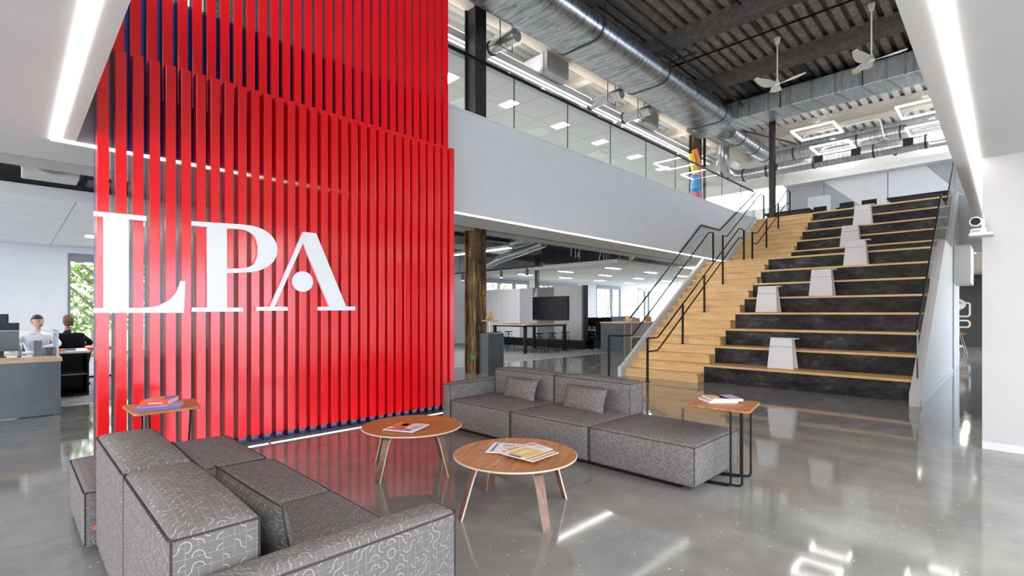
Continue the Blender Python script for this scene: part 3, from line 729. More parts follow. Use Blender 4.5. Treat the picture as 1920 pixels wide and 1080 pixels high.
def c_table(label, P, z, legs_in, flip=1):
    """small table: P = four corners (x,y) of the top going round; black wire frames run under the seat"""
    cx = sum(p[0] for p in P) / 4; cy = sum(p[1] for p in P) / 4
    t = thing('side_table', label, 'side table', (cx, cy, 0))
    pts = fillet([(p[0], p[1], 0) for p in P] + [(P[0][0], P[0][1], 0), (P[1][0], P[1][1], 0)], .05, 4)
    half = [(p.x, p.y) for p in pts[1:-1]]
    # close the loop once
    loop = []
    for a in range(4):
        A = Vector((*P[a - 1], 0)); B = Vector((*P[a], 0)); D = Vector((*P[(a + 1) % 4], 0))
        p1 = B + (A - B).normalized() * .05; p2 = B + (D - B).normalized() * .05
        for k in range(6):
            u = k / 5; q = p1 * (1 - u) ** 2 + B * 2 * u * (1 - u) + p2 * u * u; loop.append((q.x, q.y))
    MB().prism(loop, z - .018, z, 'z').build('tabletop', [M['walnut']], t)
    for L in legs_in: MB().tube(fillet(L, .035, 4), .0085, 8).build('frame', M['black'], t, True)
    return t
z = .64
c_table('small walnut side table on thin black frames standing over the ottoman of the far sofa', [(3.995, 1.905), (4.431, 1.996), (4.548, 1.507), (4.013, 1.410)], z,
        [[(4.10, 1.90, z - .027), (4.14, 1.512, z - .027), (4.14, 1.512, .009), (4.07, 1.80, .009)],
         [(4.07, 1.88, z - .027), (4.095, 1.585, z - .027), (4.095, 1.585, .009), (4.03, 1.80, .009)],
         [(4.40, 1.93, z - .027), (4.445, 1.552, z - .027), (4.445, 1.552, .009), (4.34, 1.80, .009)],
         [(4.36, 1.92, z - .027), (4.384, 1.613, z - .027), (4.384, 1.613, .009), (4.30, 1.80, .009)]])
z = .62
c_table('small walnut side table on thin black frames between the foreground sofa and the red screen', [(.665, 5.31), (1.19, 5.295), (1.13, 4.79), (.678, 4.768)], z,
        [[(.73, 5.22, z - .027), (.735, 4.84, z - .027), (.735, 4.84, .009), (.74, 5.20, .009)],
         [(.78, 5.22, z - .027), (.785, 4.86, z - .027), (.80, 4.86, .009), (.80, 5.20, .009)],
         [(1.07, 5.22, z - .027), (1.07, 4.86, z - .027), (1.04, 4.86, .009), (1.04, 5.20, .009)]])
PAPER = plain('white_paper', (.80, .79, .77), .6)
def col(n, c, r=.35): return plain(n, c, r)
K = {k: col('print_' + k, c) for k, c in dict(orange=(.75, .24, .05), purple=(.30, .18, .50), blue=(.08, .16, .50), yellow=(.80, .55, .10), red=(.62, .04, .02), pink=(.62, .25, .36), slate=(.12, .14, .18), lilac=(.42, .36, .62), tan=(.55, .33, .16), teal=(.02, .09, .13)).items()}
def book(name, label, cat, cx, cy, z, w, h, th, rz, cover, patches, group=None, spine=None, lines=()):
    """printed cover = base colour plus flat printed fields; lines = rows of small print"""
    t = thing(name, label, cat, (cx, cy, z), rz, group)
    MB(True).box(-w / 2 + .004, w / 2 - .003, -h / 2 + .003, h / 2 - .003, .0012, th - .0012).build('pages', PAPER, t)
    c = MB(True); c.box(-w / 2, w / 2, -h / 2, h / 2, th - .0012, th).box(-w / 2, w / 2, -h / 2, h / 2, 0, .0012)
    mats = [cover]; 
    c.box(-w / 2 - .001, -w / 2 + .002, -h / 2, h / 2, 0, th)
    if spine is not None: mats.append(spine); c.box(-w / 2 - .0018, -w / 2 - .001, -h / 2, h / 2, .001, th - .001, mi=len(mats) - 1)
    for (m, poly) in patches:
        if m not in mats: mats.append(m)
        c.prism([(-w / 2 + p[0] * w, -h / 2 + p[1] * h) for p in poly], th, th + .0005, 'z', mats.index(m))
    for (m, x0, y0, x1, y1, n) in lines:
        if m not in mats: mats.append(m)
        for k in range(n):
            yy = y0 + (y1 - y0) * k / max(1, n); e = x1 - (x1 - x0) * (.18 * ((k * 7) % 3))
            c.box(-w / 2 + x0 * w, -w / 2 + e * w, -h / 2 + yy * h, -h / 2 + (yy + (y1 - y0) / n * .5) * h, th + .0005, th + .0009, mi=mats.index(m))
    c.build('cover', mats, t); return t
W_ = PAPER
q4 = lambda a, b, c, d: [(a, b), (c, b), (c, d), (a, d)]
book('magazine', 'magazine with orange and violet flower cover on the left coffee table', 'magazine', 2.46, 3.75, .393, .30, .29, .008, radians(26), W_, [(K['orange'], [(.25, .45), (1, .5), (1, .95), (.4, 1)]), (K['pink'], [(0, .35), (.3, .3), (.35, .8), (0, 1)]), (K['yellow'], [(.6, .55), (.9, .6), (.85, .8), (.55, .75)]), (K['purple'], [(.05, .1), (.25, .15), (.25, .35), (.05, .3)])], lines=[(K['purple'], .35, .08, .8, .35, 4)])
book('magazine', 'white magazine with blue title, partly under the others on the right coffee table', 'magazine', 2.59, 2.66, .393, .27, .21, .006, radians(33), W_, [(K['orange'], [(.05, .1), (.5, .12), (.55, .5), (.1, .45)]), (K['lilac'], q4(.02, .02, .9, .12))], lines=[(K['blue'], .1, .78, .9, .95, 1), (K['slate'], .6, .2, .9, .6, 5)])
book('magazine', 'magazine with brown cover and small pink print, middle of the stack on the right table', 'magazine', 2.68, 2.50, .399, .29, .23, .006, radians(-8), W_, [(K['tan'], q4(.02, .35, .45, .9)), (K['slate'], q4(.05, .1, .3, .3)), (K['pink'], q4(.5, .7, .95, .9))], lines=[(K['pink'], .5, .3, .95, .6, 4)])
book('magazine', 'magazine with yellow picture and white stripes, topmost on the right coffee table', 'magazine', 2.598, 2.40, .405, .29, .29, .006, radians(3), W_, [(K['yellow'], q4(.12, .30, .80, .92)), (K['slate'], q4(.0, .42, .12, .8)), (K['tan'], q4(0, .0, 1, .10)), (K['tan'], q4(0, .16, 1, .25))], lines=[(W_, .3, .6, .7, .75, 2)])
book('book', 'lower white book with brown cover on the right side table', 'book', 4.32, 1.78, .64, .25, .22, .018, radians(-42), W_, [(K['tan'], q4(.02, .02, .98, .98))])
book('book', 'upper book with orange and violet cover on the right side table', 'book', 4.34, 1.75, .658, .26, .23, .018, radians(-45), W_, [(K['tan'], q4(.0, .0, .55, 1)), (K['lilac'], [(.5, 0), (1, 0), (1, 1), (.4, 1)]), (K['slate'], [(.3, .3), (.55, .2), (.5, .7)])], lines=[(W_, .1, .1, .4, .5, 3)])
book('book', 'blue paperback under the thick red book on the left side table', 'book', .885, 5.00, .62, .25, .30, .020, radians(72), K['lilac'], [(K['pink'], q4(.3, .2, .6, .9))], spine=K['blue'], lines=[(W_, .1, .3, .25, .7, 1)])
b_ = book('book', 'thick red and blue book lying on top on the left side table', 'book', .90, 5.10, .64, .26, .20, .036, radians(62), K['orange'], [(K['blue'], [(.5, 0), (1, 0), (1, .5), (.3, .3)]), (K['pink'], q4(.1, .5, .6, .9))], spine=K['red'])
MB(True).box(-.1325, -.1318, -.06, .04, .014, .021).build('spine_print', W_, b_)

# ------------------------------------------------------------------ columns, ducts and fans in the atrium
def hcol(name, x, y, z0, z1, mat, label, w=.40, d=.40, th=.03):
    mb = MB().box(x - w / 2, x + w / 2, y - d / 2, y - d / 2 + th, z0, z1).box(x - w / 2, x + w / 2, y + d / 2 - th, y + d / 2, z0, z1).box(x - th / 2, x + th / 2, y - d / 2 + th, y + d / 2 - th, z0, z1)
    return mb.build(name, mat, label=label, cat='column', base=True)
cc = MB().box(7.30, 7.62, 8.30, 8.66, 0, 4.2); 
def rustcol(z0, z1, x, y, mat, label):
    mb = MB().box(x - .17, x + .17, y - .19, y - .155, z0, z1).box(x - .17, x + .17, y + .155, y + .19, z0, z1).box(x - .02, x + .02, y - .155, y + .155, z0, z1)
    mb.box(x - .11, x - .08, y - .155, y + .155, z0, z1)
    return mb.build('steel_column', mat, label=label, cat='column', base=True)
col1 = rustcol(0, 4.12, 7.70, 8.86, M['rust'], 'rusty brown steel column behind the dark pedestal on the ground floor')
g_ = plain('green_paint_mark', (.0, .20, .11), .6)
MB().box(7.523, 7.529, 8.68, 8.84, .33, .43).build('paint_mark', g_, col1); MB().box(7.62, 7.70, 8.662, 8.669, 1.0, 1.10).build('paint_mark', g_, col1)
rustcol(ZF, 8.5, 7.70, 8.86, M['darkcol'], 'dark steel column on the upper floor behind the glass, next to the red screen')
rustcol(ZF, 8.5, 19.3, 8.86, M['rust'], 'rust brown steel column on the upper floor under the big duct corner')
MB().box(18.85, 18.97, 8.5, 8.62, ZF, 8.5).box(19.62, 19.70, 8.6, 8.68, ZF, 8.5).build('conduit_pair', M['gal_dark'], label='dark vertical conduits flanking the brown upper column', cat='conduit', base=True)
MB().box(18.96, 18.98, 5.83, 6.01, ZF, 8.4).box(19.09, 19.11, 5.83, 6.01, ZF, 8.4).box(18.98, 19.09, 5.91, 5.93, ZF, 8.4).build('steel_column', M['darkcol'], label='slim dark steel column standing at the head of the stair', cat='column', base=True)
# flat oval main duct
def oval(x0, x1, y0, y1, zb, h, nseg=14):
    r = h / 2; pr = []
    for k in range(nseg + 1): a = -pi / 2 + pi * k / nseg; pr.append((y1 - r + r * cos(a), zb + r + r * sin(a)))
    for k in range(nseg + 1): a = pi / 2 + pi * k / nseg; pr.append((y0 + r + r * cos(a), zb + r + r * sin(a)))
    return pr
dt = thing('oval_duct', 'huge flat-oval galvanised duct running along the atrium above the balcony', 'duct', (10, 7.4, 8))
def ring(mb, pr, x0, x1):
    n = len(pr); vs = [(x0, *p) for p in pr] + [(x1, *p) for p in pr]
    mb.add(vs, [(i, (i + 1) % n, (i + 1) % n + n, i + n) for i in range(n)] + [tuple(range(n))[::-1], tuple(range(n, 2 * n))])
mb = MB(); pr = oval(0, 0, 6.68, 8.12, 7.86, .62); ring(mb, pr, 1, 17.5); mb.build('duct_body', M['duct_x'], dt, True)
for x in (3.7, 6.6, 9.75, 12.95, 16.9):
    mb = MB(); ring(mb, oval(0, 0, 6.665, 8.135, 7.845, .65), x, x + .05); mb.build('flange_band', M['gal_dark'], dt, True)
for x in (6.6, 9.75, 12.95, 16.9):
    for y in (6.66, 8.14): MB().tube([(x + .02, y, 8.1), (x + .02, y, 8.85)], .008, 5).build('hanger_rod', M['gal_dark'], dt)
dr = thing('rectangular_duct', 'rectangular galvanised duct crossing the atrium below the ceiling fans', 'duct', (18, 4, 8.1))
MB().box(17.5, 18.55, -3, 8.35, 8.02, 8.62, .01).build('duct_body', M['duct_rect'], dr)
for y in (6.5, 5.0, 3.5, 2.0, .5): MB().box(17.485, 18.565, y, y + .03, 8.005, 8.635).build('flange_band', M['duct_small'], dr)
for y in (5.2, 3.0): MB().tube([(17.46, y, 8.0), (17.46, y, 8.86)], .014, 5).build('hanger_rod', M['black'], dr)
MB().box(17.494, 17.4995, 3.05, 3.25, 8.42, 8.52).build('sticker', plain('yellow_sticker', (.75, .72, .4), .6), dr)
rd = thing('round_duct', 'round galvanised duct running on from the rectangular duct towards the back', 'duct', (20, 7.26, 7.9))
MB().tube([(18.5, 7.26, 8.05), (22.6, 7.26, 8.05)], .30, 20).build('duct_body', M['duct_x'], rd, True)
for x in (19.4, 20.9, 22.3): MB().lathe([(.30, x), (.315, x), (.315, x + .04), (.30, x + .04)], (0, 7.26, 8.05), 24, 'x').build('flange_band', M['gal_dark'], rd, True)
r2 = thing('round_duct', 'upper of two round ducts crossing in front of the upper back wall', 'duct', (23, 4, 8))
MB().tube([(24.15, 7.3, 8.36), (24.15, 2.75, 8.36)], .25, 20).build('duct_body', M['duct_y'], r2, True)
MB().tube([(24.15, 2.75, 8.36), (24.15, 2.3, 8.36), (24.2, 1.2, 8.38), (24.2, -2, 8.38)], .13, 14).build('branch', M['duct_small'], r2, True)
for y in (6.6, 4.3, 2.9): MB().lathe([(.25, y), (.268, y), (.268, y + .05), (.25, y + .05)], (24.15, 0, 8.36), 24, 'y').build('flange_band', M['gal_dark'], r2, True)
r3 = thing('round_duct', 'lower of two round ducts crossing in front of the upper back wall, with square outlets', 'duct', (22, 5, 7.3))
MB().tube([(22.0, 7.8, 7.25), (22.0, 1.9, 7.25)], .23, 20).build('duct_body', M['duct_y'], r3, True)
for y in (6.6, 5.0, 3.8, 2.3): MB().box(21.74, 21.80, y, y + .28, 7.16, 7.42).build('outlet', M['blackpl'], r3)
for y in (7.0, 5.3, 3.4, 1.95): MB().lathe([(.23, y), (.25, y), (.25, y + .06), (.23, y + .06)], (22.0, 0, 7.25), 24, 'y').build('flange_band', M['gal_dark'], r3, True)
el = [(22.0, 7.8, 7.25), (22.0, 8.1, 7.25), (21.95, 8.4, 7.32), (21.7, 8.6, 7.45), (21.35, 8.62, 7.6), (21.1, 8.5, 7.9), (21.05, 8.45, 8.4)]
MB().tube(fillet(el, .2, 3), .25, 16).build('elbow', M['duct_small'], r3, True)
for p in ((22.0, 7.95, 7.25), (21.85, 8.5, 7.38), (21.5, 8.65, 7.52)): MB().lathe([(.25, -.025), (.275, -.025), (.275, .025), (.25, .025)], p, 20, 'y').build('flange_band', M['gal_dark'], r3, True)
r4 = thing('round_duct', 'thin round duct right at the top of the bench steps against the white ledge', 'duct', (23.6, 2, 7.5))
MB().tube([(23.4, 3.1, 7.45), (23.4, 2.7, 7.45), (23.5, 2.4, 7.5), (23.5, -2, 7.5)], .12, 12).build('duct_body', M['duct_small'], r4, True)
MB().lathe([(.12, 0), (.15, .0), (.15, .08), (.12, .08)], (23.4, 2.95, 7.45), 16, 'y').build('flange_band', M['gal_dark'], r4, True)
for i, (x, y0, y1, zz, lab) in enumerate(((8.35, 8.14, 9.0, 7.9, 'short round branch duct under the main duct, nearest the dark upper column'), (12.75, 8.1, 9.25, 7.9, 'short round branch duct under the middle of the main duct'), (14.45, 8.1, 9.1, 7.9, 'short round branch duct farthest along the main duct'))):
    t = thing('branch_duct', lab, 'duct', (x, y0, zz))
    MB().tube([(x, y0, zz), (x, y1, zz)], .155, 16).build('duct_body', M['duct_small'], t, True)
    MB().tube(fillet([(x, y1, zz), (x, y1 + .2, zz), (x - .05, y1 + .35, zz - .1), (x - .1, y1 + .4, zz - .35)], .12, 3), .165, 14).build('elbow', M['duct_y'], t, True)
    MB().lathe([(.155, y1 - .03), (.18, y1 - .03), (.18, y1 + .02), (.155, y1 + .02)], (x, 0, zz), 18, 'y').build('flange_band', M['gal_dark'], t, True)
    MB().tube([(x - .2, y0 + .35, 8.35), (x - .2, y0 + .35, zz - .2), (x + .2, y0 + .35, zz - .2), (x + .2, y0 + .35, 8.35)], .012, 5).build('hanger', M['black'], t)
# white boxes (fan units) and long light trough beyond the main duct
for (x, lab) in ((10.75, 'white air unit hanging above the upper office, nearer the dark column'), (15.9, 'white air unit hanging above the upper office, farther along')):
    t = thing('air_unit', lab, 'air unit', (x, 9.3, 8))
    MB().box(x - .5, x + .45, 8.85, 9.7, 7.98, 8.5, .03).build('housing', M['deck_white'], t)
    MB().box(x - .52, x + .47, 9.0, 9.1, 7.95, 7.98).box(x - .52, x + .47, 9.4, 9.5, 7.95, 7.98).build('support_rail', M['white'], t)
    for (a, b) in ((x - .52, 8.95), (x + .47, 9.6)): MB().tube([(a, b, 7.96), (a, b, 8.9)], .008, 5).build('hanger_rod', M['gal_dark'], t)
t = thing('linear_light', 'very long white light trough hanging over the upper office behind the balcony glass', 'ceiling light', (11, 9.2, 7.8))
MB().box(6, 21.2, 9.08, 9.32, 7.80, 7.88).box(6, 21.2, 9.17, 9.23, 7.88, 8.05).build('housing', M['white'], t)
MB().box(6, 21.2, 9.10, 9.14, 7.79, 7.80).box(6, 21.2, 9.26, 9.30, 7.79, 7.80).build('diffuser', emit('trough_led', (1, .98, .95), 5.), t)
MB().box(6, 21.2, 9.17, 9.23, 8.05, 8.055).build('uplight_diffuser', emit('uplight_led', (1, .97, .92), 13.), t)
# clutter of rods and pipes between trough and tile cloud, and flat ducts above it
t = thing('duct_cluster', 'silvery ducts and conduits lying above the grey tile ceiling of the upper office', 'duct', (10, 9.8, 7.6))
for k in range(9):
    x = 7.9 + k * 1.35; MB().tube([(x, 9.3, 7.62), (x + .15, 10.6, 7.68)], .07 + .03 * (k % 3), 10).build('flex_duct', M['duct_small'], t, True)
MB().box(6.2, 21, 10.2, 10.5, 7.55, 7.75).build('cable_tray', M['felt_dark'], t)
# sprinkler pipes
def pipe(label, pts, r=.03, mat='black'):
    return MB().tube([Vector(p) for p in pts], r, 8).build('sprinkler_pipe', M[mat], None, True, label=label, cat='pipe', base=True)
pipe('black sprinkler main running beside the big oval duct under the dark deck', [(3, 6.35, 8.40), (17.4, 6.35, 8.40)], .035)
pipe('thin dark conduit on the deck crossing above the ceiling fans', [(14.05, 7.8, 8.80), (14.05, .0, 8.80)], .022)
pipe('thin black conduit along the dark deck right of the sprinkler main', [(9.4, 4.55, 8.80), (13.9, 4.55, 8.80)], .018)
pipe('thin black conduit along the dark deck far right', [(12.6, 1.65, 8.80), (17.4, 1.65, 8.80)], .018)
pipe('short black pipe bracing the sprinkler main under the nearest dark beam', [(12.9, 6.9, 8.35), (12.9, 5.9, 8.35)], .02)
pipe('black pipe dropping diagonally behind the rectangular duct', [(19.0, 6.9, 8.1), (22.4, 5.9, 8.15)], .03)
for (y0, y1, lab) in ((4.6, 4.25, 'black strut strip on the deck behind the left ceiling fan'), (1.9, 1.55, 'black strut strip on the deck behind the right ceiling fan'), (6.1, 5.8, 'black strut strip on the deck left of the ceiling fans')):
    MB().box(15.9, 17.5, y1, y0, 8.70, 8.76).build('strut', M['black'], label=lab, cat='strut', base=True)
def fan(x, y, zt, zf, rot, label):
    t = thing('ceiling_fan', label, 'ceiling fan', (x, y, zf), 0, 'white ceiling fans')
    wm = plain('fan_white', (.78, .78, .77), .4) if 'fw' not in M else M['fw']; M['fw'] = wm
    MB().lathe([(.012, zt - .16), (.05, zt - .15), (.075, zt - .02), (.075, zt)], (x, y, 0), 20).build('canopy', wm, t, True)
    MB().tube([(x, y, zt - .1), (x, y, zf + .08)], .016, 10).build('downrod', wm, t, True)
    MB().lathe([(.01, zf - .06), (.05, zf - .05), (.075, zf), (.05, zf + .06), (.03, zf + .13), (.018, zf + .15)], (x, y, 0), 24).build('hub', wm, t, True)
    for k in range(3):
        a = rot + k * 2 * pi / 3; n = 12; vs = []; fs = []
        for i in range(n + 1):
            u = i / n; rr = .05 + u * .63; sweep = .16 * u * u; hgt = -.01 + .10 * u * u - .02 * u; w = .06 + .085 * math.sin(pi * min(1, u * 1.05)) * (1 - .35 * u); tw = radians(24 - 16 * u)
            aa = a + sweep; d = Vector((cos(aa), sin(aa), 0)); s_ = Vector((-sin(aa), cos(aa), 0)); p = Vector((x, y, zf + hgt)) + d * rr
            o = s_ * (w * cos(tw)) + Vector((0, 0, w * sin(tw))); nn = Vector((0, 0, .006))
            vs += [p - o - nn, p + o - nn, p + o + nn, p - o + nn]
        for i in range(n):
            for j in range(4): fs.append((i * 4 + j, i * 4 + (j + 1) % 4, i * 4 + 4 + (j + 1) % 4, i * 4 + 4 + j))
        fs += [(3, 2, 1, 0), (4 * n, 4 * n + 1, 4 * n + 2, 4 * n + 3)]
        MB().add(vs, fs).build('blade', wm, t, True)
fan(14.55, 4.40, 8.80, 7.56, radians(20), 'white ceiling fan on a long rod, the left one of two')
fan(14.55, 2.32, 8.80, 7.46, radians(32), 'white ceiling fan on a long rod, the right one near the white ceiling')
def ledsq(x0, x1, y0, y1, z, label):
    t = thing('square_pendant', label, 'pendant light', ((x0 + x1) / 2, (y0 + y1) / 2, z), 0)
    w = .05; mb = MB(); hb = MB()
    for a in ((x0, x1, y0, y0 + w), (x0, x1, y1 - w, y1), (x0, x0 + w, y0 + w, y1 - w), (x1 - w, x1, y0 + w, y1 - w)):
        mb.box(*a, z, z + .05); hb.box(*a, z + .05, z + .065)
    mb.build('diffuser', emit('pendant_led', (1, .99, .97), 10.) if 'pl' not in M else M['pl'], t); hb.build('housing', M['white'], t)
    cx, cy = (x0 + x1) / 2, (y0 + y1) / 2
    MB().box(cx - .08, cx + .08, cy - .08, cy + .08, 8.36, 8.40).build('canopy', M['white'], t)
    for a in (x0 + .03, x1 - .03):
        for b in (y0 + .03, y1 - .03): MB().tube([(a, b, z + .06), (cx, cy, 8.37)], .004, 4).build('wire', M['steelrail'], t)
M['pl'] = emit('pendant_led_a', (1, .97, .93), 11.)
ledsq(20.08, 21.47, 4.27, 5.63, 8.0, 'left nearer square ring light hanging before the upper back wall')
ledsq(22.58, 23.93, 4.32, 5.64, 8.0, 'left farther square ring light hanging lower in view, over the round duct')
ledsq(20.11, 21.50, 1.22, 2.585, 8.0, 'right nearer square ring light, partly hidden by the white ceiling')
ledsq(22.63, 24.02, 1.25, 2.62, 8.0, 'right farther square ring light beside the white ceiling edge')
t = thing('pipe_pendant', 'small conduit pendant bending down between the square ring lights', 'pendant light', (21.9, 3.2, 7.4))
MB().tube(fillet([(21.9, 5.2, 8.35), (21.9, 3.25, 8.35), (21.9, 3.12, 7.62)], .12, 4), .022, 8).build('conduit', M['white_cool'], t, True)
MB().lathe([(.03, 7.64), (.10, 7.60), (.10, 7.52), (.04, 7.5)], (21.9, 3.12, 0), 16).build('sensor', M['felt'], t, True)
# ------------------------------------------------------------------ pedestal, perforated plate and golden sculpture
MB().prism([(7.60, 8.62), (7.50, 8.20), (7.98, 8.20), (8.20, 8.42), (8.20, 8.62)], 0, .935, 'z').build('pedestal', M['pedestal'], label='dark blue-grey steel pedestal block in front of the rusty column', cat='pedestal', base=True)
t = thing('display_stand', 'small round plate on a thin rod rising above the dark pedestal', 'stand', (7.80, 8.48, .935))
MB().lathe([(.10, .937), (.10, .952)], (7.80, 8.48, 0), 24).build('foot', M['black'], t)
MB().tube([(7.80, 8.48, .95), (7.80, 8.48, 1.21)], .010, 8).build('rod', M['steelrail'], t)
MB().lathe([(.19, 1.21), (.20, 1.22), (.195, 1.235), (.001, 1.235)], (7.80, 8.48, 0), 32).build('plate', M['maple_top'], t, True)
mb = MB(); rr = random.Random(3)
for k in range(110):
    a = rr.random() * 6.28; h = rr.random(); d = .10 * (1 - h * .6) * sqrt(rr.random()); q = .012 + .014 * rr.random()
    bm = bmesh.new(); bmesh.ops.create_icosphere(bm, subdivisions=1, radius=q)
    mb.bm(bm, mat=Matrix.Translation((7.80 + d * cos(a), 8.48 + d * sin(a), 1.25 + h * .15)) @ Matrix.Diagonal((1, 1, 1.2, 1)))
mb.build('sculpture', M['gold'], None, True, label='small knobbly golden sculpture on the round plate', cat='sculpture', base=True)
# ------------------------------------------------------------------ meeting pod with screen
pod = thing('partition_wall', 'free-standing grey felt partition carrying the large dark screen', 'partition', (15.6, 14.2, 0))
XP = 15.5
MB().box(XP, XP + .16, 11.47, 17.9, .33, 2.46).build('core', M['felt_dark'], pod)
MB().box(XP + .02, XP + .14, 11.5, 17.9, 0, .33).build('toe_kick', M['black'], pod)
for a, b, m in ((16.05, 17.88, 'felt_light'), (14.90, 16.04, 'felt_light'), (14.15, 14.89, 'felt')): MB().box(XP - .025, XP, a, b, .36, 2.46).build('felt_panel', M[m], pod)
MB().prism([(14.14, .36), (14.14, 2.05), (13.90, 2.46), (13.9, .36)], XP - .025, XP, 'x').build('felt_panel', M['felt'], pod)
MB().prism([(13.10, .36), (13.10, 1.0), (13.9, .36)], XP - .026, XP, 'x').build('felt_panel', M['felt_dark'], pod)
MB().prism([(13.89, .36), (13.89, 2.46), (12.99, 2.46), (12.99, .98), (13.0, .36)], XP - .025, XP - .001, 'x').build('felt_panel', M['felt_dark'], pod)
MB().box(XP - .025, XP, 11.60, 12.98, .36, 2.46).build('felt_panel', M['felt'], pod)
MB().box(XP - .04, XP + .17, 11.45, 11.52, .33, 2.47).build('end_trim', M['black'], pod)
t = thing('television', 'large dark flat screen on the grey partition', 'screen', (XP - .1, 13.15, 1.13))
MB().box(XP - .12, XP - .05, 12.21, 14.08, 1.13, 2.07, .008).build('case', M['blackpl'], t)
MB().box(XP - .123, XP - .12, 12.23, 14.06, 1.15, 2.05).build('panel', M['screen'], t)
MB().box(XP - .05, XP - .025, 12.7, 13.6, 1.35, 1.85).build('bracket', M['black'], t)
t = thing('high_table', 'long high meeting table with light top and black legs before the screen', 'table', (13.5, 12.5, 0))
MB().box(12.35, 14.7, 11.65, 13.35, .975, 1.005, .005).build('tabletop', M['maple_top'], t)
MB().box(12.40, 14.65, 11.70, 11.76, .92, .975).box(12.40, 14.65, 13.24, 13.30, .92, .975).box(12.40, 12.46, 11.7, 13.3, .92, .975).box(14.59, 14.65, 11.7, 13.3, .92, .975).build('apron', M['black'], t)
for x in (12.42, 14.55):
    for y in (11.70, 13.22): MB().box(x, x + .09, y, y + .09, .0, .92).build('leg', M['black'], t)
MB().box(12.7, 12.95, 12.5, 13.1, 1.005, 1.02, .004).build('laptop', M['blackpl'], label='flat closed black laptop on the high meeting table', cat='laptop', base=True)
def stool():
    t = thing('bar_stool', '', 'stool', (0, 0, 0), 0, 'black stools round the high table')
    MB(True).lathe([(.001, .66), (.13, .66), (.16, .675), (.165, .69), (.15, .695), (.001, .69)], seg=24).build('seat', M['black'], t, True)
    MB(True).tube([(0, 0, .66), (0, 0, .40)], .016, 8).build('screw_post', M['black'], t, True)
    for k in range(4):
        a = pi / 4 + k * pi / 2
        MB(True).tube(fillet([(0, 0, .60), (.10 * cos(a), .10 * sin(a), .585), (.17 * cos(a), .17 * sin(a), .40), (.235 * cos(a), .235 * sin(a), 0)], .08, 3), .012, 7).build('leg', M['black'], t, True)
    n = 24; MB(True).tube([(.205 * cos(2 * pi * i / n), .205 * sin(2 * pi * i / n), .18) for i in range(n + 1)], .008, 6, False).build('foot_ring', M['black'], t, True)
    return t
s0 = stool(); first = True
for x, y, rz, lab in ((12.35, 12.85, .2, 'black metal stool at the left end of the high table, by its far corner'), (12.95, 13.65, .6, 'black metal stool behind the high table, second from the left'), (13.6, 13.7, .1, 'black metal stool behind the high table, third from the left'),
                      (12.95, 11.55, .4, 'black metal stool on the near side of the high table, next to its front leg'), (13.55, 11.45, .9, 'black metal stool on the near side of the high table, in the middle'), (14.35, 11.5, .2, 'black metal stool on the near side of the high table, farthest right')):
    o = s0 if first else dup(s0); first = False; o.location = (x, y, .006); o.rotation_euler = (0, 0, rz); o['label'] = lab
t = thing('track_light', 'black ceiling track with hanging spot lamps before the grey partition', 'track light', (12, 13, 2.9))
MB().box(12.7, 12.74, 11.2, 16.0, 2.98, 3.02).build('track', M['black'], t)
for y in (11.9, 13.2, 14.5, 15.4):
    s_ = MB().lathe([(.055, 2.70), (.06, 2.72), (.06, 2.92), (.02, 2.95), (.02, 2.98)], (12.72, y, 0), 16).build('spot_lamp', M['gal_dark'], t, True)
    MB().lathe([(.001, 2.699), (.05, 2.699), (.05, 2.703)], (12.72, y, 0), 16).build('lens', M['led_soft'], s_)
for y in (11.8, 15.6): MB().tube([(12.72, y, 3.02), (12.72, y, 4.1)], .008, 5).build('hanger_rod', M['gal_dark'], t)
MB().box(15.7, 15.84, 14.1, 14.24, 0, 4.1).build('steel_post', M['gal_dark'], label='slim dark post rising above the grey partition', cat='post', base=True)
# services above the ground floor offices
def gduct(label, pts, r, m='duct_small', bands=()):
    t = thing('round_duct', label, 'duct', tuple(pts[0])); MB().tube(fillet(pts, r * 1.2, 4), r, 16).build('duct_body', M[m], t, True)
    for p in bands: MB().lathe([(r, -.03), (r * 1.12, -.03), (r * 1.12, .03), (r, .03)], p, 16, 'y').build('flange_band', M['gal_dark'], t, True)
    for p in (pts[0], pts[-1]): MB().tube([(p[0], p[1], p[2]), (p[0], p[1], 4.12)], .008, 5).build('hanger_rod', M['gal_dark'], t)
    return t
gduct('round silver duct above the pedestal, under the dark office ceiling', [(9.6, 9.0, 3.75), (11.2, 9.9, 3.75), (11.6, 11.4, 3.7)], .20, 'duct_x')
gduct('silver flexible duct bending down behind the partition of the meeting area', [(12.6, 11.0, 3.75), (13.2, 12.6, 3.65), (13.4, 14.0, 3.5), (13.3, 14.6, 3.28)], .15)
gduct('silver flexible duct bending down onto the white tile ceiling', [(14.4, 9.4, 3.6), (15.4, 9.5, 3.62), (16.2, 9.9, 3.55), (16.3, 10.2, 3.30)], .16)
gduct('round silver duct above the left office ceiling', [(-1, 9.7, 3.9), (3, 9.7, 3.9)], .22, 'duct_x')
t = thing('air_unit', 'boxy air unit with round front above the left office ceiling', 'air unit', (.2, 10.0, 3.6))
MB().box(.12, .75, 9.95, 10.5, 3.42, 3.95, .02).build('housing', M['deck_white'], t)
MB().lathe([(.16, 9.86), (.27, 9.86), (.27, 9.95), (.16, 9.95)], (.44, 0, 3.70), 28, 'y').build('collar', M['duct_small'], t, True)
MB().box(.85, 1.15, 9.9, 10.5, 3.42, 3.70).build('side_box', M['gal_dark'], t)
t = thing('cable_tray', 'dark cable tray and conduits hanging over the meeting area', 'cable tray', (10, 12, 3.6))
MB().box(5, 12.3, 12.1, 12.4, 3.80, 3.85).box(5, 12.3, 12.1, 12.12, 3.85, 3.91).box(5, 12.3, 12.38, 12.4, 3.85, 3.91).build('tray', M['gal_dark'], t)
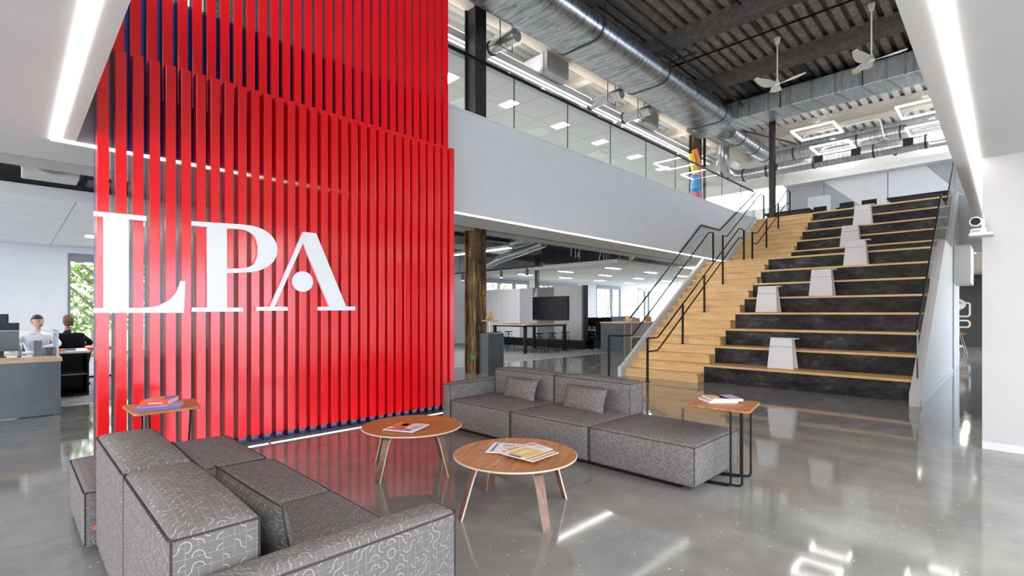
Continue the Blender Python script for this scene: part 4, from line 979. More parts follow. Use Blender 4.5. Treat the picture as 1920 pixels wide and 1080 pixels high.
for k in range(8): MB().tube([(6 + k * 1.1, 10.2 + .1 * k, 4.10), (6.6 + k * 1.1, 16, 4.10)], .022, 6).build('conduit', M['duct_small'], t)
t = thing('ceiling_bracing', 'white rods and slanting braces between the dark deck and the hung ceiling', 'bracing', (16, 10.5, 3.3))
for k in range(13):
    x = 12.9 + k * .62; MB().tube([(x, 10.1 + .3 * (k % 3), 3.25), (x, 10.1 + .3 * (k % 3), 4.12)], .012, 5).build('rod', M['white'], t)
    if k % 2: MB().tube([(x, 10.3, 3.3), (x + .7, 10.6, 4.1)], .022, 5).build('brace', M['white'], t)
MB().box(10.9, 15.2, 13.4, 14.6, 3.78, 4.05).build('rectangular_duct', M['duct_rect'], label='flat rectangular duct above the meeting area', cat='duct', base=True)
MB().box(4.65, 8.5, 10.7, 17.9, 3.02, 3.07).build('ceiling_baffle', M['white'], label='white panel ceiling between the screen and the rusty column', cat='ceiling panel', base=True)
GT = 'recessed ceiling lights over the right-hand office'
for i, x in enumerate((17.0, 20.0, 23.0, 26.0)):
    for j, y in enumerate((11.2, 13.6, 16.0)):
        troffer(x, y, ZC, 'white recessed light panel in the ceiling of the right-hand ground floor office', GT, .95, .30)
for x, y, l in ((1.75, 12.3, 'white recessed light panel in the left office ceiling, nearest'), (1.75, 15.2, 'white recessed light panel in the left office ceiling, above the garden window'), (-1.5, 13.4, 'white recessed light panel at the left end of the left office ceiling')): troffer(x, y, ZC, l, 'recessed ceiling lights over the left office')
for i, x in enumerate((7.9, 10.1, 12.4, 14.6, 16.9, 19.1)):
    troffer(x, 10.15, 7.40, 'white recessed light panel in the grey tile ceiling of the upper office', 'recessed lights of the upper office', .42, .62)
for x in (8.9, 12.1, 15.4): MB().box(x, x + .55, 10.75, 11.3, 7.385, 7.4).build('air_vent', M['white_cool'], label='square ceiling diffuser in the grey tile ceiling of the upper office', cat='air vent', group='ceiling diffusers of the upper office', base=True)

for x, y in ((5.6, 12.0), (7.4, 12.0), (5.6, 15.0), (7.4, 15.0)): troffer(x, y, 3.02, 'added fill light panel in the panel ceiling beyond the red screen', 'added fill lights beyond the red screen')  # fill panels added to brighten the rear office
t = thing('linear_pendant', 'white linear pendant lamp hanging before the grey partition', 'pendant light', (10.6, 12.6, 3.4))
MB().box(10.5, 10.7, 10.6, 15.2, 3.36, 3.44).build('housing', M['white'], t); MB().box(10.52, 10.68, 10.62, 15.18, 3.35, 3.36).build('diffuser', M['led_soft'], t)
for y in (11.2, 14.6): MB().tube([(10.6, y, 3.44), (10.6, y, 4.12)], .006, 5).build('wire', M['gal_dark'], t)
for y in (2.2, 4.2):
    for x in (19.8, 22.5, 25.2): troffer(x, y, ZS, 'unseen added fill light panel in the far low ceiling under the stair head', 'added fill lights under the stair head')  # out-of-view fill panels added to light the corridor
# ------------------------------------------------------------------ right-hand office desks
t = thing('storage_cabinet', 'long low cabinet with pale wood top, dark end panel and open white shelves', 'cabinet', (17.3, 10.3, 0))
MB().box(15.44, 19.6, 9.75, 10.75, 1.03, 1.07, .004).build('worktop', M['maple_top'], t)
MB().box(15.46, 15.52, 9.78, 10.72, 0, 1.03).build('end_panel', M['pedestal'], t)
MB().box(15.52, 16.02, 9.79, 10.72, 0, 1.03).build('wood_panel', wood('grey_brown_laminate', (.09, .06, .045), (.15, .105, .08), (.2, .15, .12)), t)
mb = MB()
for x in (16.03, 17.25, 18.45, 19.55): mb.box(x, x + .04, 9.78, 10.7, 0, 1.03)
mb.box(16.03, 19.59, 9.79, 10.7, .0, .05).box(16.07, 19.55, 9.79, 10.7, .5, .53).box(16.07, 19.55, 10.66, 10.7, .05, 1.03); mb.build('shelving', M['white'], t)
for x, y, w, h, m, l in ((16.3, 10.0, .25, .22, 'maple', 'brown basket standing on the cabinet top nearest the dark end'), (16.9, 10.1, .3, .14, 'felt', 'grey box on the cabinet top beside the baskets'), (17.75, 10.0, .28, .19, 'walnut', 'orange-brown planter on the cabinet top, in the middle'), (18.75, 10.0, .26, .2, 'walnut_leg', 'dark round basket at the far end of the cabinet top')):
    if m in ('felt',): MB().box(x, x + w, y, y + w, 1.07, 1.07 + h, .01).build('storage_box', M[m], label=l, cat='box', base=True)
    else: MB().lathe([(w * .42, 1.07), (w * .5, 1.07 + h * .6), (w * .42, 1.07 + h), (w * .36, 1.07 + h), (w * .4, 1.07 + h * .5), (.001, 1.07 + h * .4)], (x + w / 2, y + w / 2, 0), 18).build('basket', M[m], None, True, label=l, cat='basket', base=True)
MB().lathe([(.22, .05), (.27, .2), (.25, .33), (.001, .36)], (16.75, 10.1, 0), 18).build('basket', wood('wicker_dark', (.05, .03, .02), (.12, .07, .04), (.18, .11, .07)), None, True, label='dark wicker basket on the bottom shelf of the cabinet', cat='basket', base=True)
t = thing('desk', 'grey desk with white top behind the black office chair', 'desk', (16.9, 11.9, 0))
MB().box(16.0, 19.5, 11.4, 12.9, .71, .74, .004).build('desktop', M['white'], t)
MB().box(16.0, 19.5, 12.12, 12.16, .0, 1.22).build('divider', M['felt_dark'], t)
for x in (16.02, 19.42): MB().box(x, x + .06, 11.42, 12.88, 0, .71).build('side_leg', M['black'], t)
def monitor(x, y, z, rz, label, w=.56, h=.34, m='screen'):
    t = thing('monitor', label, 'monitor', (x, y, z), rz)
    MB(True).box(-w / 2, w / 2, -.018, .018, .14, .14 + h, .006).build('case', M['blackpl'], t)
    MB(True).box(-w / 2 + .01, w / 2 - .01, -.0195, -.018, .15, .13 + h).build('panel', M[m], t)
    MB(True).box(-.03, .03, .018, .04, .02, .30).build('stand', M['black'], t)
    MB(True).box(-.12, .12, -.06, .12, 0, .015).build('foot', M['black'], t); return t
monitor(16.35, 11.75, .74, radians(-38), 'black monitor on the desk behind the partition, leftmost')
monitor(17.1, 11.65, .74, radians(-38), 'black monitor above the office chair, second of the row')
M['bluegrey'] = plain('blue_grey_panel', (.12, .19, .27), .5)
monitor(18.05, 11.65, .74, radians(-40), 'blue-grey backed monitor right of the black monitors', .66, .38, 'bluegrey')
monitor(19.0, 11.7, .74, radians(-38), 'dark monitor at the far end of the desk row')
def office_chair(x, y, rz, label):
    t = thing('office_chair', label, 'chair', (x, y, 0), rz)
    MB(True).cushion(-.25, .25, -.24, .24, .42, .50, .03, .01, .005, 5).build('seat', M['blackcloth'], t, True)
    mb = MB(True); mb.cushion(-.23, .23, .22, .27, .52, 1.02, .02, 0, .01, 5); mb.build('backrest', M['blackcloth'], t, True)
    MB(True).tube([(0, .26, .72), (0, .27, .44), (0, .1, .38)], .02, 8).build('back_support', M['black'], t, True)
    MB(True).tube([(0, 0, .42), (0, 0, .09)], .028, 10).build('gas_lift', M['black'], t, True)
    for s_ in (-1, 1): MB(True).tube(fillet([(s_ * .27, .12, .44), (s_ * .3, .1, .64), (s_ * .3, -.14, .65)], .05, 3), .016, 6).build('armrest', M['black'], t, True)
    for k in range(5):
        a = k * 2 * pi / 5 + .3; MB(True).tube([(0, 0, .10), (.29 * cos(a), .29 * sin(a), .065)], [.022, .014], 6).lathe([(.026, -.02), (.026, .02)], (.29 * cos(a), .29 * sin(a), .027), 10, 'x').build('caster_leg', M['black'], t, True)
    return t
office_chair(15.75, 11.05, radians(-205), 'black office chair between the partition end and the wood-topped cabinet')
MB().box(15.9, 16.9, 13.6, 15.0, 0, 1.15).build('desk_screen', M['felt_dark'], label='dark desk screen glimpsed beyond the partition end', cat='desk screen', base=True)

# ------------------------------------------------------------------ reception counter and desks, left
t = thing('reception_counter', 'reception counter clad in grey metal with an oak ledge', 'counter', (-.8, 9.8, 0))
MB().box(-3.5, .50, 9.30, 9.34, .01, .735).box(.46, .50, 9.34, 10.2, .01, .735).build('metal_front', M['deskmetal'], t)
MB().box(-3.5, .515, 9.285, 9.78, .735, .785, .004).build('ledge', M['maple_top'], t)
MB().box(-3.5, .46, 9.78, 11.0, .66, .695).build('inner_worktop', M['white'], t)
t = thing('glass_guard', 'low clear glass guard standing on the reception ledge', 'glass screen', (-1, 9.6, .785))
MB().box(-3.5, .49, 9.60, 9.612, .785, 1.16).build('front_pane', M['glass'], t); MB().box(.478, .49, 9.612, 10.6, .70, 1.16).build('side_pane', M['glass'], t)
MB().box(-3.5, .49, 9.598, 9.614, 1.155, 1.163).box(.476, .492, 9.6, 10.6, 1.155, 1.163).box(.47, .494, 9.59, 9.614, .785, 1.163).build('edge', plain('polished_glass_edge', (.55, .60, .64), .2), t)
t = thing('open_bookcase', 'low black open shelf unit with white top at the end of the counter', 'shelf unit', (.75, 11.4, 0))
MB().box(.50, .52, 11.1, 11.9, 0, .73).box(.93, .955, 11.1, 11.9, 0, .73).box(.52, .93, 11.85, 11.9, 0, .73).box(.52, .93, 11.1, 11.85, 0, .05).box(.52, .93, 11.1, 11.85, .70, .73).build('carcass', M['black'], t)
MB().box(.52, .93, 11.11, 11.85, .36, .375).build('shelf', M['felt'], t)
MB().box(.50, .965, 11.05, 11.92, .73, .765, .004).build('top', M['white'], t)
t = thing('file_pedestal', 'white mobile drawer unit with a red seat pad beside the window', 'drawer unit', (1.4, 14.3, 0))
MB().box(1.15, 1.78, 14.0, 14.6, .05, .60, .006).build('body', M['white_cool'], t)
MB().box(1.15, 1.78, 13.99, 14.6, .60, .66, .01).build('seat_pad', K['red'], t)
MB().box(1.16, 1.77, 13.985, 14.0, .07, .40, .003).build('drawer', M['white_cool'], t); MB().box(1.16, 1.77, 13.985, 14.0, .41, .59, .003).build('drawer', M['white_cool'], t)
MB().prism([(1.20, .45), (1.31, .45), (1.33, .50), (1.27, .50), (1.31, .54), (1.23, .53)], 13.98, 13.985, 'y').build('emblem', K['tan'], t)
MB().box(1.17, 1.76, 14.05, 14.55, 0, .05).build('wheel_base', M['black'], t)
monitor(-.10, 10.55, .695, radians(-20), 'black monitor at the left edge of the picture, behind the glass guard', .42, .42)
monitor(-.20, 11.3, .695, radians(-30), 'second black monitor behind, only its top corner showing at the left edge', .42, .55)
def phone(x, y, z, label):
    t = thing('desk_phone', label, 'telephone', (x, y, z)); MB().box(x - .09, x + .09, y - .09, y + .09, z, z + .03, .008).build('base', M['felt_dark'], t); MB().box(x - .09, x - .05, y - .09, y + .09, z + .03, z + .055, .012).build('handset', M['blackpl'], t)
phone(.02, 10.35, .695, 'dark desk phone behind the glass guard'); phone(.17, 10.6, .695, 'second desk phone in front of the seated man')
MB().box(.265, .36, 10.75, 10.80, .695, .97, .004).build('file_holder', M['felt'], label='upright grey file holder in front of the seated man', cat='file holder', base=True)
MB().prism([(.385, .79), (.43, .79), (.455, .99), (.36, .99)], 10.0, 10.09, 'y').tf(Matrix.Translation((.005, 0, -.095))).build('pencil_cup', M['pedestal'], label='dark tapered cup standing near the corner of the glass guard', cat='cup', base=True)
MB().lathe([(.022, .695), (.03, .83), (.02, .86), (.016, .90)], (.11, 11.05, 0), 14).build('bottle', M['felt'], None, True, label='small grey bottle left of the seated man', cat='bottle', base=True)
MB().box(.53, .80, 11.3, 11.55, .765, .785).build('notebook', K['teal'], label='teal notebook on the white shelf top', cat='notebook', base=True)
MB().box(.50, .66, 11.1, 11.28, .765, .80, .004).build('notebook', K['orange'], label='orange notebook on the white shelf top', cat='notebook', base=True)
MB().box(-.3, .3, 11.6, 12.0, .71, .74).box(-.3, .26, 11.0, 11.6, .66, .695).build('desk', M['white'], label='white desk top before the seated man', cat='desk', base=True)

def head(mb_parent, p, yaw, skin, hair, r=.105, long_hair=False):
    """head mesh with nose, ears, eyes; hair cap; placed at p"""
    R = Matrix.Translation(p) @ Matrix.Rotation(yaw, 4, 'Z')
    bm = bmesh.new(); bmesh.ops.create_uvsphere(bm, u_segments=24, v_segments=18, radius=1)
    for v in bm.verts:
        x, y, z = v.co; fz = 1 - .22 * max(0, -z) ** 1.5
        v.co = Vector((x * .078 * fz, y * .095 * fz - (.012 if z < -.2 else 0), z * .118))
        if y < -.8 and abs(x) < .25 and -.35 < z < .15: v.co.y -= .020 * (1 - abs(x) * 4) * (1 - abs(z + .12) * 2)
    mb = MB().bm(bm, mat=R)
    for s_ in (-1, 1):
        b2 = bmesh.new(); bmesh.ops.create_icosphere(b2, subdivisions=2, radius=1); mb.bm(b2, mat=R @ Matrix.Translation((s_ * .08, .008, -.005)) @ Matrix.Diagonal((.012, .018, .032, 1)))
    h = mb.build('head', skin, mb_parent, True)
    e = MB()
    for s_ in (-1, 1):
        b2 = bmesh.new(); bmesh.ops.create_icosphere(b2, subdivisions=2, radius=.0095); e.bm(b2, mat=R @ Matrix.Translation((s_ * .030, -.084, .012)))
    e.build('eyes', M['blackpl'], h, True)
    MB().add([R @ Vector(q) for q in ((-.024, -.0905, -.052), (.024, -.0905, -.052), (.018, -.092, -.062), (-.018, -.092, -.062), (-.024, -.08, -.052), (.024, -.08, -.052), (.018, -.08, -.062), (-.018, -.08, -.062))], [(0, 1, 2, 3), (4, 7, 6, 5), (0, 4, 5, 1), (3, 2, 6, 7)]).build('mouth', plain('lip', (.45, .16, .13), .6), h)
    b3 = bmesh.new(); bmesh.ops.create_uvsphere(b3, u_segments=24, v_segments=16, radius=1)
    kill = [v for v in b3.verts if (v.co.z < (.35 if v.co.y < .1 else (-.75 if long_hair else -.25)))]
    bmesh.ops.delete(b3, geom=kill, context='VERTS')
    for v in b3.verts: v.co = Vector((v.co.x * .086, v.co.y * .103 + .004, v.co.z * .130))
    q = bmesh.ops.solidify(b3, geom=b3.faces[:], thickness=.008)
    MB().bm(b3, mat=R).build('hair', hair, h, True)
def skin_body(name, pts, edges, mat, parent, sub=2):
    """one continuous surface grown along a skeleton: pts {key:(pos, radius)}"""
    keys = list(pts); me = bpy.data.meshes.new(name)
    off = parent.location if parent else Vector()
    me.from_pydata([tuple(Vector(pts[k][0]) - off) for k in keys], [(keys.index(a), keys.index(b)) for a, b in edges], [])
    o = bpy.data.objects.new(name, me); C.objects.link(o); o.parent = parent
    s_ = o.modifiers.new('skin', 'SKIN'); s_.use_smooth_shade = True
    for i, k in enumerate(keys):
        d = me.skin_vertices[0].data[i]; r_ = pts[k][1]; d.radius = r_ if isinstance(r_, tuple) else (r_, r_); d.use_root = (i == 0)
    o.modifiers.new('sub', 'SUBSURF').levels = sub; o.modifiers['sub'].render_levels = sub
    me.materials.append(mat); return o
def hand(parent, p, d, skin, side=1):
    """small relaxed hand: palm plus five bent fingers of different lengths"""
    p = Vector(p); d = Vector(d).normalized(); up = Vector((0, 0, 1)); s_ = d.cross(up).normalized() * side
    P = {'w': (p, .022), 'c': (p + d * .05, (.036, .016)), 'k': (p + d * .085, (.036, .014))}; E_ = [('w', 'c'), ('c', 'k')]
    for i, L in enumerate((.062, .075, .078, .068)):
        b0 = p + d * .09 + s_ * (-.030 + .02 * i); k1, k2, k3 = 'a%d' % i, 'b%d' % i, 'c%d' % i
        P[k1] = (b0 + d * .005, .009); P[k2] = (b0 + d * L * .55 - up * .006, .008); P[k3] = (b0 + d * L * .9 - up * .026, .007)
        E_ += [('k', k1), (k1, k2), (k2, k3)]
    P['t1'] = (p + d * .045 - s_ * .045 - up * .004, .010); P['t2'] = (p + d * .08 - s_ * .06 - up * .012, .008); E_ += [('c', 't1'), ('t1', 't2')]
    return skin_body('hand', P, E_, skin, parent, 1)
def seated(label, x, y, z0, yaw, shirt, skin, hair, reach, head_yaw, lean=(0, 0), trousers=None, long_hair=False):
    """seated person; local +forward = -y turned by yaw. z0 = seat height"""
    t = thing('person', label, 'person', (x, y, 0))
    R = Matrix.Translation((x, y, 0)) @ Matrix.Rotation(yaw, 4, 'Z')
    g = lambda a, b, c: R @ Vector((a, b, c)); lx, ly = lean
    pel = g(0, 0, z0 + .10); ab = g(lx * .3, ly * .3, z0 + .26); ch = g(lx * .8, ly * .8, z0 + .42); nb = g(lx, ly, z0 + .56); nk = g(lx, ly - .01, z0 + .62)
    P = {'pel': (pel, (.17, .13)), 'ab': (ab, (.155, .12)), 'ch': (ch, (.18, .125)), 'nb': (nb, (.09, .07)), 'nk': (nk, .052)}
    E_ = [('pel', 'ab'), ('ab', 'ch'), ('ch', 'nb'), ('nb', 'nk')]
    hands = []
    for s_, (ex, ey, ez, hx, hy, hz) in zip((-1, 1), reach):
        q = str(s_); P['s' + q] = (g(lx + s_ * .19, ly, z0 + .51), .062); P['e' + q] = (g(ex, ey, ez), .046); P['h' + q] = (g(hx, hy, hz), .032)
        E_ += [('ch', 's' + q), ('s' + q, 'e' + q), ('e' + q, 'h' + q)]
        hands.append((g(hx, hy, hz), g(hx, hy, hz) - g(ex, ey, ez), s_))
    skin_body('shirt', P, E_, shirt, t)
    Q = {'hip': (g(0, .02, z0 + .07), (.16, .11))}; F = []
    for s_ in (-1, 1):
        q = str(s_); Q['t' + q] = (g(s_ * .10, -.05, z0 + .07), .085); Q['kn' + q] = (g(s_ * .13, -.45, z0 + .05), .06); Q['an' + q] = (g(s_ * .13, -.42, .10), .042); Q['to' + q] = (g(s_ * .14, -.56, .04), .035)
        F += [('hip', 't' + q), ('t' + q, 'kn' + q), ('kn' + q, 'an' + q), ('an' + q, 'to' + q)]
    skin_body('trousers', Q, F, trousers or M['blackcloth'], t)
    skin_body('neck', {'a': (g(lx, ly - .005, z0 + .58), .05), 'b': (g(lx, ly - .015, z0 + .70), .048)}, [('a', 'b')], skin, t, 1)
    head(t, g(lx, ly - .035, z0 + .785), yaw + head_yaw, skin, hair, long_hair=long_hair)
    for p, d, s_ in hands: hand(t, p, d, skin, s_)
    return t
sk = plain('skin_light', (.62, .35, .25), .55); sk2 = plain('skin_tan', (.30, .16, .10), .55)
hb = plain('dark_brown_hair', (.03, .02, .017), .7, 0, .3, 0, (90, .5)); hb2 = plain('brown_hair', (.12, .055, .03), .7, 0, .3, 0, (90, .5))
yaw_m = radians(-4)
seated('man with short dark hair in a white shirt seated at the reception desk', .36, 12.25, .46, radians(-8), plain('white_shirt', (.66, .68, .74), .8), sk, hb, ((-.30, -.22, .84, -.26, -.50, .79), (.30, -.2, .84, .10, -.46, .80)), radians(38), (0, -.05))
seated('person in dark clothes seen from behind, turning by the window', .84, 12.87, .46, radians(168), M['blackcloth'], sk2, hb2, ((-.28, -.20, .80, -.14, -.46, .76), (.28, -.22, .80, .2, -.5, .76)), radians(35), (.05, .0), long_hair=True)
office_chair(.84, 12.86, radians(168), 'black office chair under the person by the window')
office_chair(.36, 12.26, radians(-8), 'black office chair under the man in the white shirt')

# ------------------------------------------------------------------ right side: wall camera, corridor
t = thing('wall_camera', 'white video camera on a small bracket at the corner of the white wall', 'camera', (6.98, .25, 2.3))
MB().box(6.90, 7.10, .10, .285, 2.185, 2.215, .006).build('bracket', M['white'], t)
MB().box(6.93, 7.08, .15, .275, 2.215, 2.262, .02).build('base', M['white'], t)
MB().box(6.965, 7.035, .165, .195, 2.26, 2.36, .01).build('yoke', M['white'], t)
MB().lathe([(.001, -.045), (.04, -.045), (.05, -.035), (.05, .045), (.035, .06), (.001, .06)], (6.99, .235, 2.335), 24, 'x').build('camera_head', M['white'], t, True)
MB().lathe([(.001, -.049), (.036, -.049), (.038, -.044)], (6.99, .235, 2.335), 24, 'x').build('lens', M['blackpl'], t, True)
MB().box(6.925, 6.93, .20, .26, 2.232, 2.238).build('slot', M['blackpl'], t)
for i, (x, y) in enumerate(((21.15, 1.075), (23.46, 1.095), (25.8, 1.13))):
    t = thing('downlight', 'small square downlight in the corridor ceiling, ' + ('nearest', 'middle one', 'farthest')[i], 'ceiling light', (x, y, ZS))
    MB().box(x - .22, x + .22, y - .09, y + .09, ZS - .03, ZS).build('frame', M['white'], t); MB().box(x - .2, x + .2, y - .075, y + .075, ZS - .034, ZS - .03).build('diffuser', M['led_soft'], t)
# painted mug sign: round plate with two palm trees and bent tubes
XM = 28.29
t = thing('wall_sign', 'white wall graphic with a palm tree disc and looping tubes on the dark corridor wall', 'wall graphic', (XM, 1.7, .8))
W2 = plain('graphic_white', (.70, .70, .68), .6)
MB().prism([(1.75 + .50 * cos(a), 1.76 + .30 * sin(a) ) for a in [i * 2 * pi / 40 for i in range(40)]], XM - .02, XM, 'x').build('disc', W2, t)
def tb(pts): MB().tube([(XM - .03, y, z_) for y, z_ in [(p.y, p.z) for p in fillet([(0, a, b) for a, b in pts], .12, 5)]], .035, 8).build('tube', W2, t, True)
tb([(2.2, 1.26), (1.13, 1.26), (1.13, 1.82), (1.35, 1.82)]); tb([(2.2, 1.08), (1.13, 1.08), (1.13, .80), (1.5, .80)])
for (y, z0, z1, cr) in ((1.52, 1.50, 1.80, .16), (1.72, 1.50, 1.70, .10)):
    mb = MB().box(XM - .024, XM - .02, y - .012, y + .012, z0, z1)
    for k in range(7):
        a = pi * (-.1 + 1.2 * k / 6); d = (cos(a), sin(a)); mb.prism([(y, z1 + .02), (y + d[0] * cr * .5 - d[1] * .03, z1 + d[1] * cr * .6 + .03), (y + d[0] * cr, z1 + d[1] * cr * .55 - .02), (y + d[0] * cr * .5 + d[1] * .01, z1 + d[1] * cr * .4)], XM - .024, XM - .02, 'x')
    mb.build('palm', M['corr_dark'], t)
MB().box(XM - .024, XM - .02, 1.35, 2.1, 1.56, 1.575).build('horizon_line', M['corr_dark'], t)
def barstool(x, y, rz, label):
    t = thing('counter_stool', label, 'stool', (x, y, 0), rz, 'tan stools in the corridor')
    o = plain('tan_shell', (.62, .26, .05), .45) if 'tan' not in M else M['tan']; M['tan'] = o
    n = 10; vs = []; fs = []
    for i in range(n + 1):
        v = i / n; yy = -.22 + .40 * min(1, v * 1.5); zz = .66 + (.0 if v < .62 else (v - .62) / .38 * .26)
        if v >= .62: yy = .18 + .04 * (v - .62) / .38
        for j in range(n + 1):
            u = -1 + 2 * j / n; vs.append((u * .22, yy - (.05 * u * u if v > .62 else 0), zz + .05 * u * u))
    for i in range(n):
        for j in range(n): a = i * (n + 1) + j; fs.append((a, a + 1, a + n + 2, a + n + 1))
    m0 = len(vs); vs += [(a, b, c - .012) for a, b, c in vs]; fs += [tuple(i + m0 for i in reversed(f)) for f in fs[:n * n]]
    MB(True).add(vs, fs).build('shell', o, t, True)
    for sx in (-1, 1):
        for sy in (-1, 1): MB(True).tube([(sx * .12, sy * .12, .655), (sx * .24, sy * .22, 0)], .009, 6).build('leg', M['chrome'], t)
    MB(True).tube([(-.2, -.19, .25), (.2, -.19, .25), (.2, .19, .25), (-.2, .19, .25), (-.2, -.19, .25)], .007, 6).build('foot_rail', M['chrome'], t)
barstool(22.6, 1.27, radians(65), 'tan shell stool on thin chrome legs in the corridor, the nearer one'); barstool(23.6, 1.38, radians(65), 'tan shell stool on thin chrome legs in the corridor, behind the nearer one')
# ------------------------------------------------------------------ upper floor furniture
def longtable(label, x0, x1, y0, y1, z, h=.0):
    t = thing('long_table', label, 'table', ((x0 + x1) / 2, (y0 + y1) / 2, ZF))
    MB().box(x0, x1, y0, y1, z - .05, z, .005).build('tabletop', M['blackpl'], t)
    for x in (x0 + .1, x1 - .16):
        for y in (y0 + .1, y1 - .16): MB().box(x, x + .06, y, y + .06, ZF, z - .05).build('leg', M['black'], t)
longtable('black table at the left of the upper landing, beside the slim dark column', 19.6, 20.6, 4.9, 6.4, ZF + .47)
longtable('black table at the right of the upper landing below the pale felt panel', 19.4, 20.4, 1.2, 2.7, ZF + .42)
t = thing('whiteboard', 'white rounded mobile board standing on the upper landing', 'board', (20.6, 4.85, ZF))
MB().prism([(4.55, 4.95), (5.27, 4.95), (5.27, 5.64), (5.23, 5.68), (4.59, 5.68), (4.55, 5.64)], 20.85, 20.89, 'x').build('panel', M['white'], t)
for y in (4.7, 5.1): MB().box(20.84, 20.9, y - .03, y + .03, ZF, 4.95).build('leg', M['blackpl'], t)
for x, y, l in ((19.2, 3.15, 'dark chair just showing above the top bench step, left of the black table'), (19.3, 4.55, 'dark chair in front of the white board on the upper landing'), (19.15, 3.75, 'low dark chair back peeking over the top bench step')):
    t = thing('lounge_chair', l, 'chair', (x, y, ZF)); MB().cushion(x - .22, x + .22, y - .22, y + .22, ZF + .18, ZF + .24, .02, .01, .0, 4).build('seat', M['blackpl'], t, True)
    MB().cushion(x + .16, x + .20, y - .2, y + .2, ZF + .24, ZF + .44, .015, 0, 0, 4).build('backrest', M['blackpl'], t, True)
    for a in (-.17, .17):
        for b in (-.17, .17): MB().tube([(x + a, y + b, ZF), (x + a * .9, y + b * .9, ZF + .19)], .012, 6).build('leg', M['black'], t)
MB().box(17.95, 18.1, .62, .78, ZF, 5.75).build('white_post', M['white'], label='white square post at the top right of the bench steps', cat='post', base=True)
# tall colourful sculpture behind the upper glass
sc = thing('sculpture', 'tall colourful sculpture behind the upper glass in orange, yellow, blue and red', 'sculpture', (16.4, 7.6, ZF))
cl = dict(orange=(.85, .22, .02), yellow=(.85, .62, .03), blue=(.02, .13, .60), red=(.62, .03, .06), green=(.20, .45, .05), sky=(.10, .40, .65))
CM = {k: plain('art_' + k, v, .35) for k, v in cl.items()}
SX, SY = 16.6, 7.6
for nm, r0, r1, z0, z1, m in (('base', .26, .24, 4.589, 4.95, 'green'), ('band', .25, .27, 4.95, 5.15, 'yellow'), ('ring', .27, .25, 5.15, 5.33, 'orange'), ('disc', .20, .22, 5.33, 5.50, 'red'), ('drum', .20, .16, 5.62, 5.95, 'sky'), ('collar', .15, .18, 5.95, 6.12, 'blue')):
    MB().lathe([(r0, z0), (r1, z1)], (SX, SY, 0), 20).build(nm, CM[m], sc, True)
MB().lathe([(.17, 5.50), (.17, 5.62)], (SX, SY, 0), 20).build('neck', CM['blue'], sc, True)
MB().tube(fillet([(SX, SY, 6.1), (SX - .10, SY + .05, 6.5), (SX - .16, SY + .1, 6.85)], .1, 3),   .10, 12).build('arm', CM['yellow'], sc, True)
MB().tube([(SX + .12, SY - .08, 6.1), (SX + .05, SY - .05, 6.6), (SX - .10, SY, 7.0)], .09, 12).build('arm', CM['orange'], sc, True)
MB().tube([(SX + .38, SY - .2, 4.589), (SX + .30, SY - .15, 5.3)], [.14, .08], 12).build('leg', CM['blue'], sc, True)

# ------------------------------------------------------------------ trees and ground outside
S('ground_outside', MB().box(-14, 50, 18.2, 60, -.2, -.02), M['grass']); S('path_outside', MB().box(-14, 50, 20.2, 24.5, -.02, -.01), M['paving'])
S('ground_outside', MB().box(-14, 50, -40, -5.2, -.2, -.02), M['paving'])
def tree(x, y, h, r, m, label, seed, n=1500, low=.8):
    q = random.Random(seed); t = thing('tree', label, 'tree', (x, y, 0))
    tr = MB(); tr.tube([(x, y, 0), (x + .1, y, h * .25), (x + .35, y, h * .5), (x + .2, y, h * .8)], [.13, .11, .08, .03], 8)
    for k in range(7):
        a = q.random() * 6.28; z0 = h * (.2 + .07 * k); tr.tube([(x + .15, y, z0), (x + cos(a) * r * .5, y + sin(a) * r * .5, z0 + h * .18), (x + cos(a) * r * .8, y + sin(a) * r * .8, z0 + h * .22)], [.06, .035, .015], 6)
    tr.build('trunk', M['bark'], t, True)
    lf = MB()
    for k in range(n):
        a = q.random() * 6.28; zz = low + (h - low) * q.random(); rr_ = r * sqrt(q.random()) * (1 - .3 * abs(zz / h - .5))
        c = Vector((x + rr_ * cos(a), y + rr_ * sin(a), zz)); s_ = .06 + .09 * q.random()
        u = Vector((q.uniform(-1, 1), q.uniform(-1, 1), q.uniform(-1, 1))).normalized(); v = u.orthogonal().normalized()
        lf.add([c - u * s_, c + v * s_ * .5, c + u * s_, c - v * s_ * .5], [(0, 1, 2, 3)])
    lf.build('foliage', M[m], t); return t
for i, (x, y, h, r, m, l) in enumerate(((1.9, 20.9, 5.2, 1.5, 'leaf', 'light green tree with a slanting trunk outside the left window'), (4.8, 24.5, 6, 2.0, 'leaf2', 'tree outside the left window, half behind the red screen'), (8.6, 22.5, 5.5, 1.8, 'leaf', 'tree outside the window seen between the red slats'),
        (17.3, 22.5, 6, 2.0, 'leaf', 'green tree outside the high window left above the partition'), (21.6, 23, 6, 2.2, 'leaf2', 'dark green tree outside the window above the screen'), (27.8, 23.4, 6, 2.2, 'leaf2', 'green tree outside the window right of the partition'), (31.6, 26.8, 6, 2.0, 'leaf', 'pale green tree farther back outside the right windows'), (35.6, 24, 6.4, 2.4, 'leaf2', 'tree outside the farthest right window'))):
    tree(x, y, h, r, m, l, 11 + i, 2600)
# spot lamps of the track throw pools of light on the partition
for y in (11.9, 13.2, 14.5, 15.4):
    d = bpy.data.lights.new('track_spot', 'SPOT'); d.energy = 85; d.spot_size = radians(75); d.spot_blend = .8; d.color = (1, .96, .9); d.shadow_soft_size = .04
    o = bpy.data.objects.new('track_spot', d); C.objects.link(o); o.location = (12.72, y, 2.69); o.rotation_euler = (0, radians(62), 0); o.rotation_euler = Vector((2.8, 0, -1.0)).to_track_quat('-Z', 'Y').to_euler()
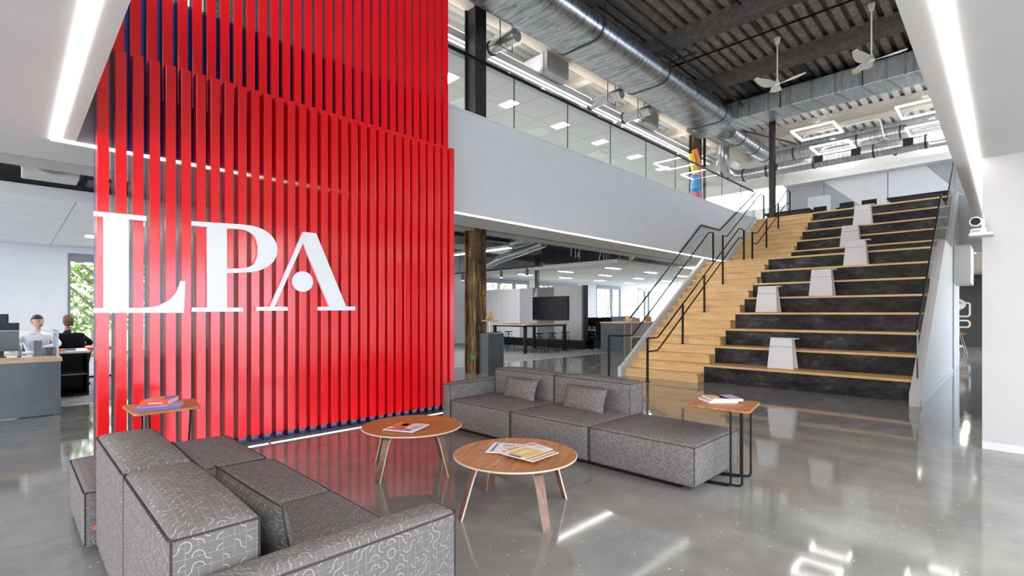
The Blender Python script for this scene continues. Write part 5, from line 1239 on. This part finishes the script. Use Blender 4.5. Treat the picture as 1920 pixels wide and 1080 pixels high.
# ------------------------------------------------------------------ light
def area(name, loc, size, power, color=(1, .98, .95), rot=(0, 0, 0), sy=None):
    d = bpy.data.lights.new(name, 'AREA'); d.energy = power; d.color = color; d.size = size
    if sy: d.shape = 'RECTANGLE'; d.size_y = sy
    o = bpy.data.objects.new(name, d); C.objects.link(o); o.location = loc; o.rotation_euler = rot; return o
EXPO = 0.66
wl = bpy.data.worlds.new('sky'); SC.world = wl; wl.use_nodes = True; nt = wl.node_tree
bg = nt.nodes['Background']
tc_ = nt.nodes.new('ShaderNodeTexCoord'); sx_ = nt.nodes.new('ShaderNodeSeparateXYZ'); rp_ = nt.nodes.new('ShaderNodeValToRGB'); mr_ = nt.nodes.new('ShaderNodeMapRange')
nt.links.new(tc_.outputs['Generated'], sx_.inputs[0]); nt.links.new(sx_.outputs[1], mr_.inputs[0]); mr_.inputs[1].default_value = -1; mr_.inputs[2].default_value = 1
nt.links.new(mr_.outputs[0], rp_.inputs[0]); nt.links.new(rp_.outputs[0], bg.inputs[0])
rp_.color_ramp.elements[0].position = .15; rp_.color_ramp.elements[0].color = (.76, .89, 1.08, 1)      # clear blue sky over the entrance side
rp_.color_ramp.elements[1].position = .60; rp_.color_ramp.elements[1].color = (.98, .97, .94, 1)      # bright hazy sky elsewhere
bg.inputs[1].default_value = 4.2
for x in (-4.5, -1.5, 1.5, 4.5):
    for y in (-3.6, -1.6): troffer(x, y, ZS, 'unseen added fill light panel in the low ceiling behind the viewpoint', 'added fill lights behind the viewpoint')  # fill lights added out of view to brighten the atrium
# ------------------------------------------------------------------ camera
cd = bpy.data.cameras.new('camera'); cam = bpy.data.objects.new('camera', cd); C.objects.link(cam)
F_ = 936.; cd.sensor_width = 36; cd.lens = 36 * F_ / 1920; cd.shift_y = 47 / 1920; cd.clip_start = .05; cd.clip_end = 200
ang = atan2(930, 936)           # forward direction measured from +x
cam.location = (0, 0, 1.4); cam.rotation_euler = (pi / 2, 0, ang - pi / 2)
SC.camera = cam
SC.view_settings.view_transform = 'Standard'; SC.view_settings.look = 'None'; SC.view_settings.gamma = 1; SC.view_settings.exposure = EXPO; SC.view_settings.use_curve_mapping = False
SC.cycles.use_denoising = True; SC.cycles.max_bounces = 10; SC.cycles.diffuse_bounces = 5; SC.cycles.glossy_bounces = 5; SC.cycles.transparent_max_bounces = 24
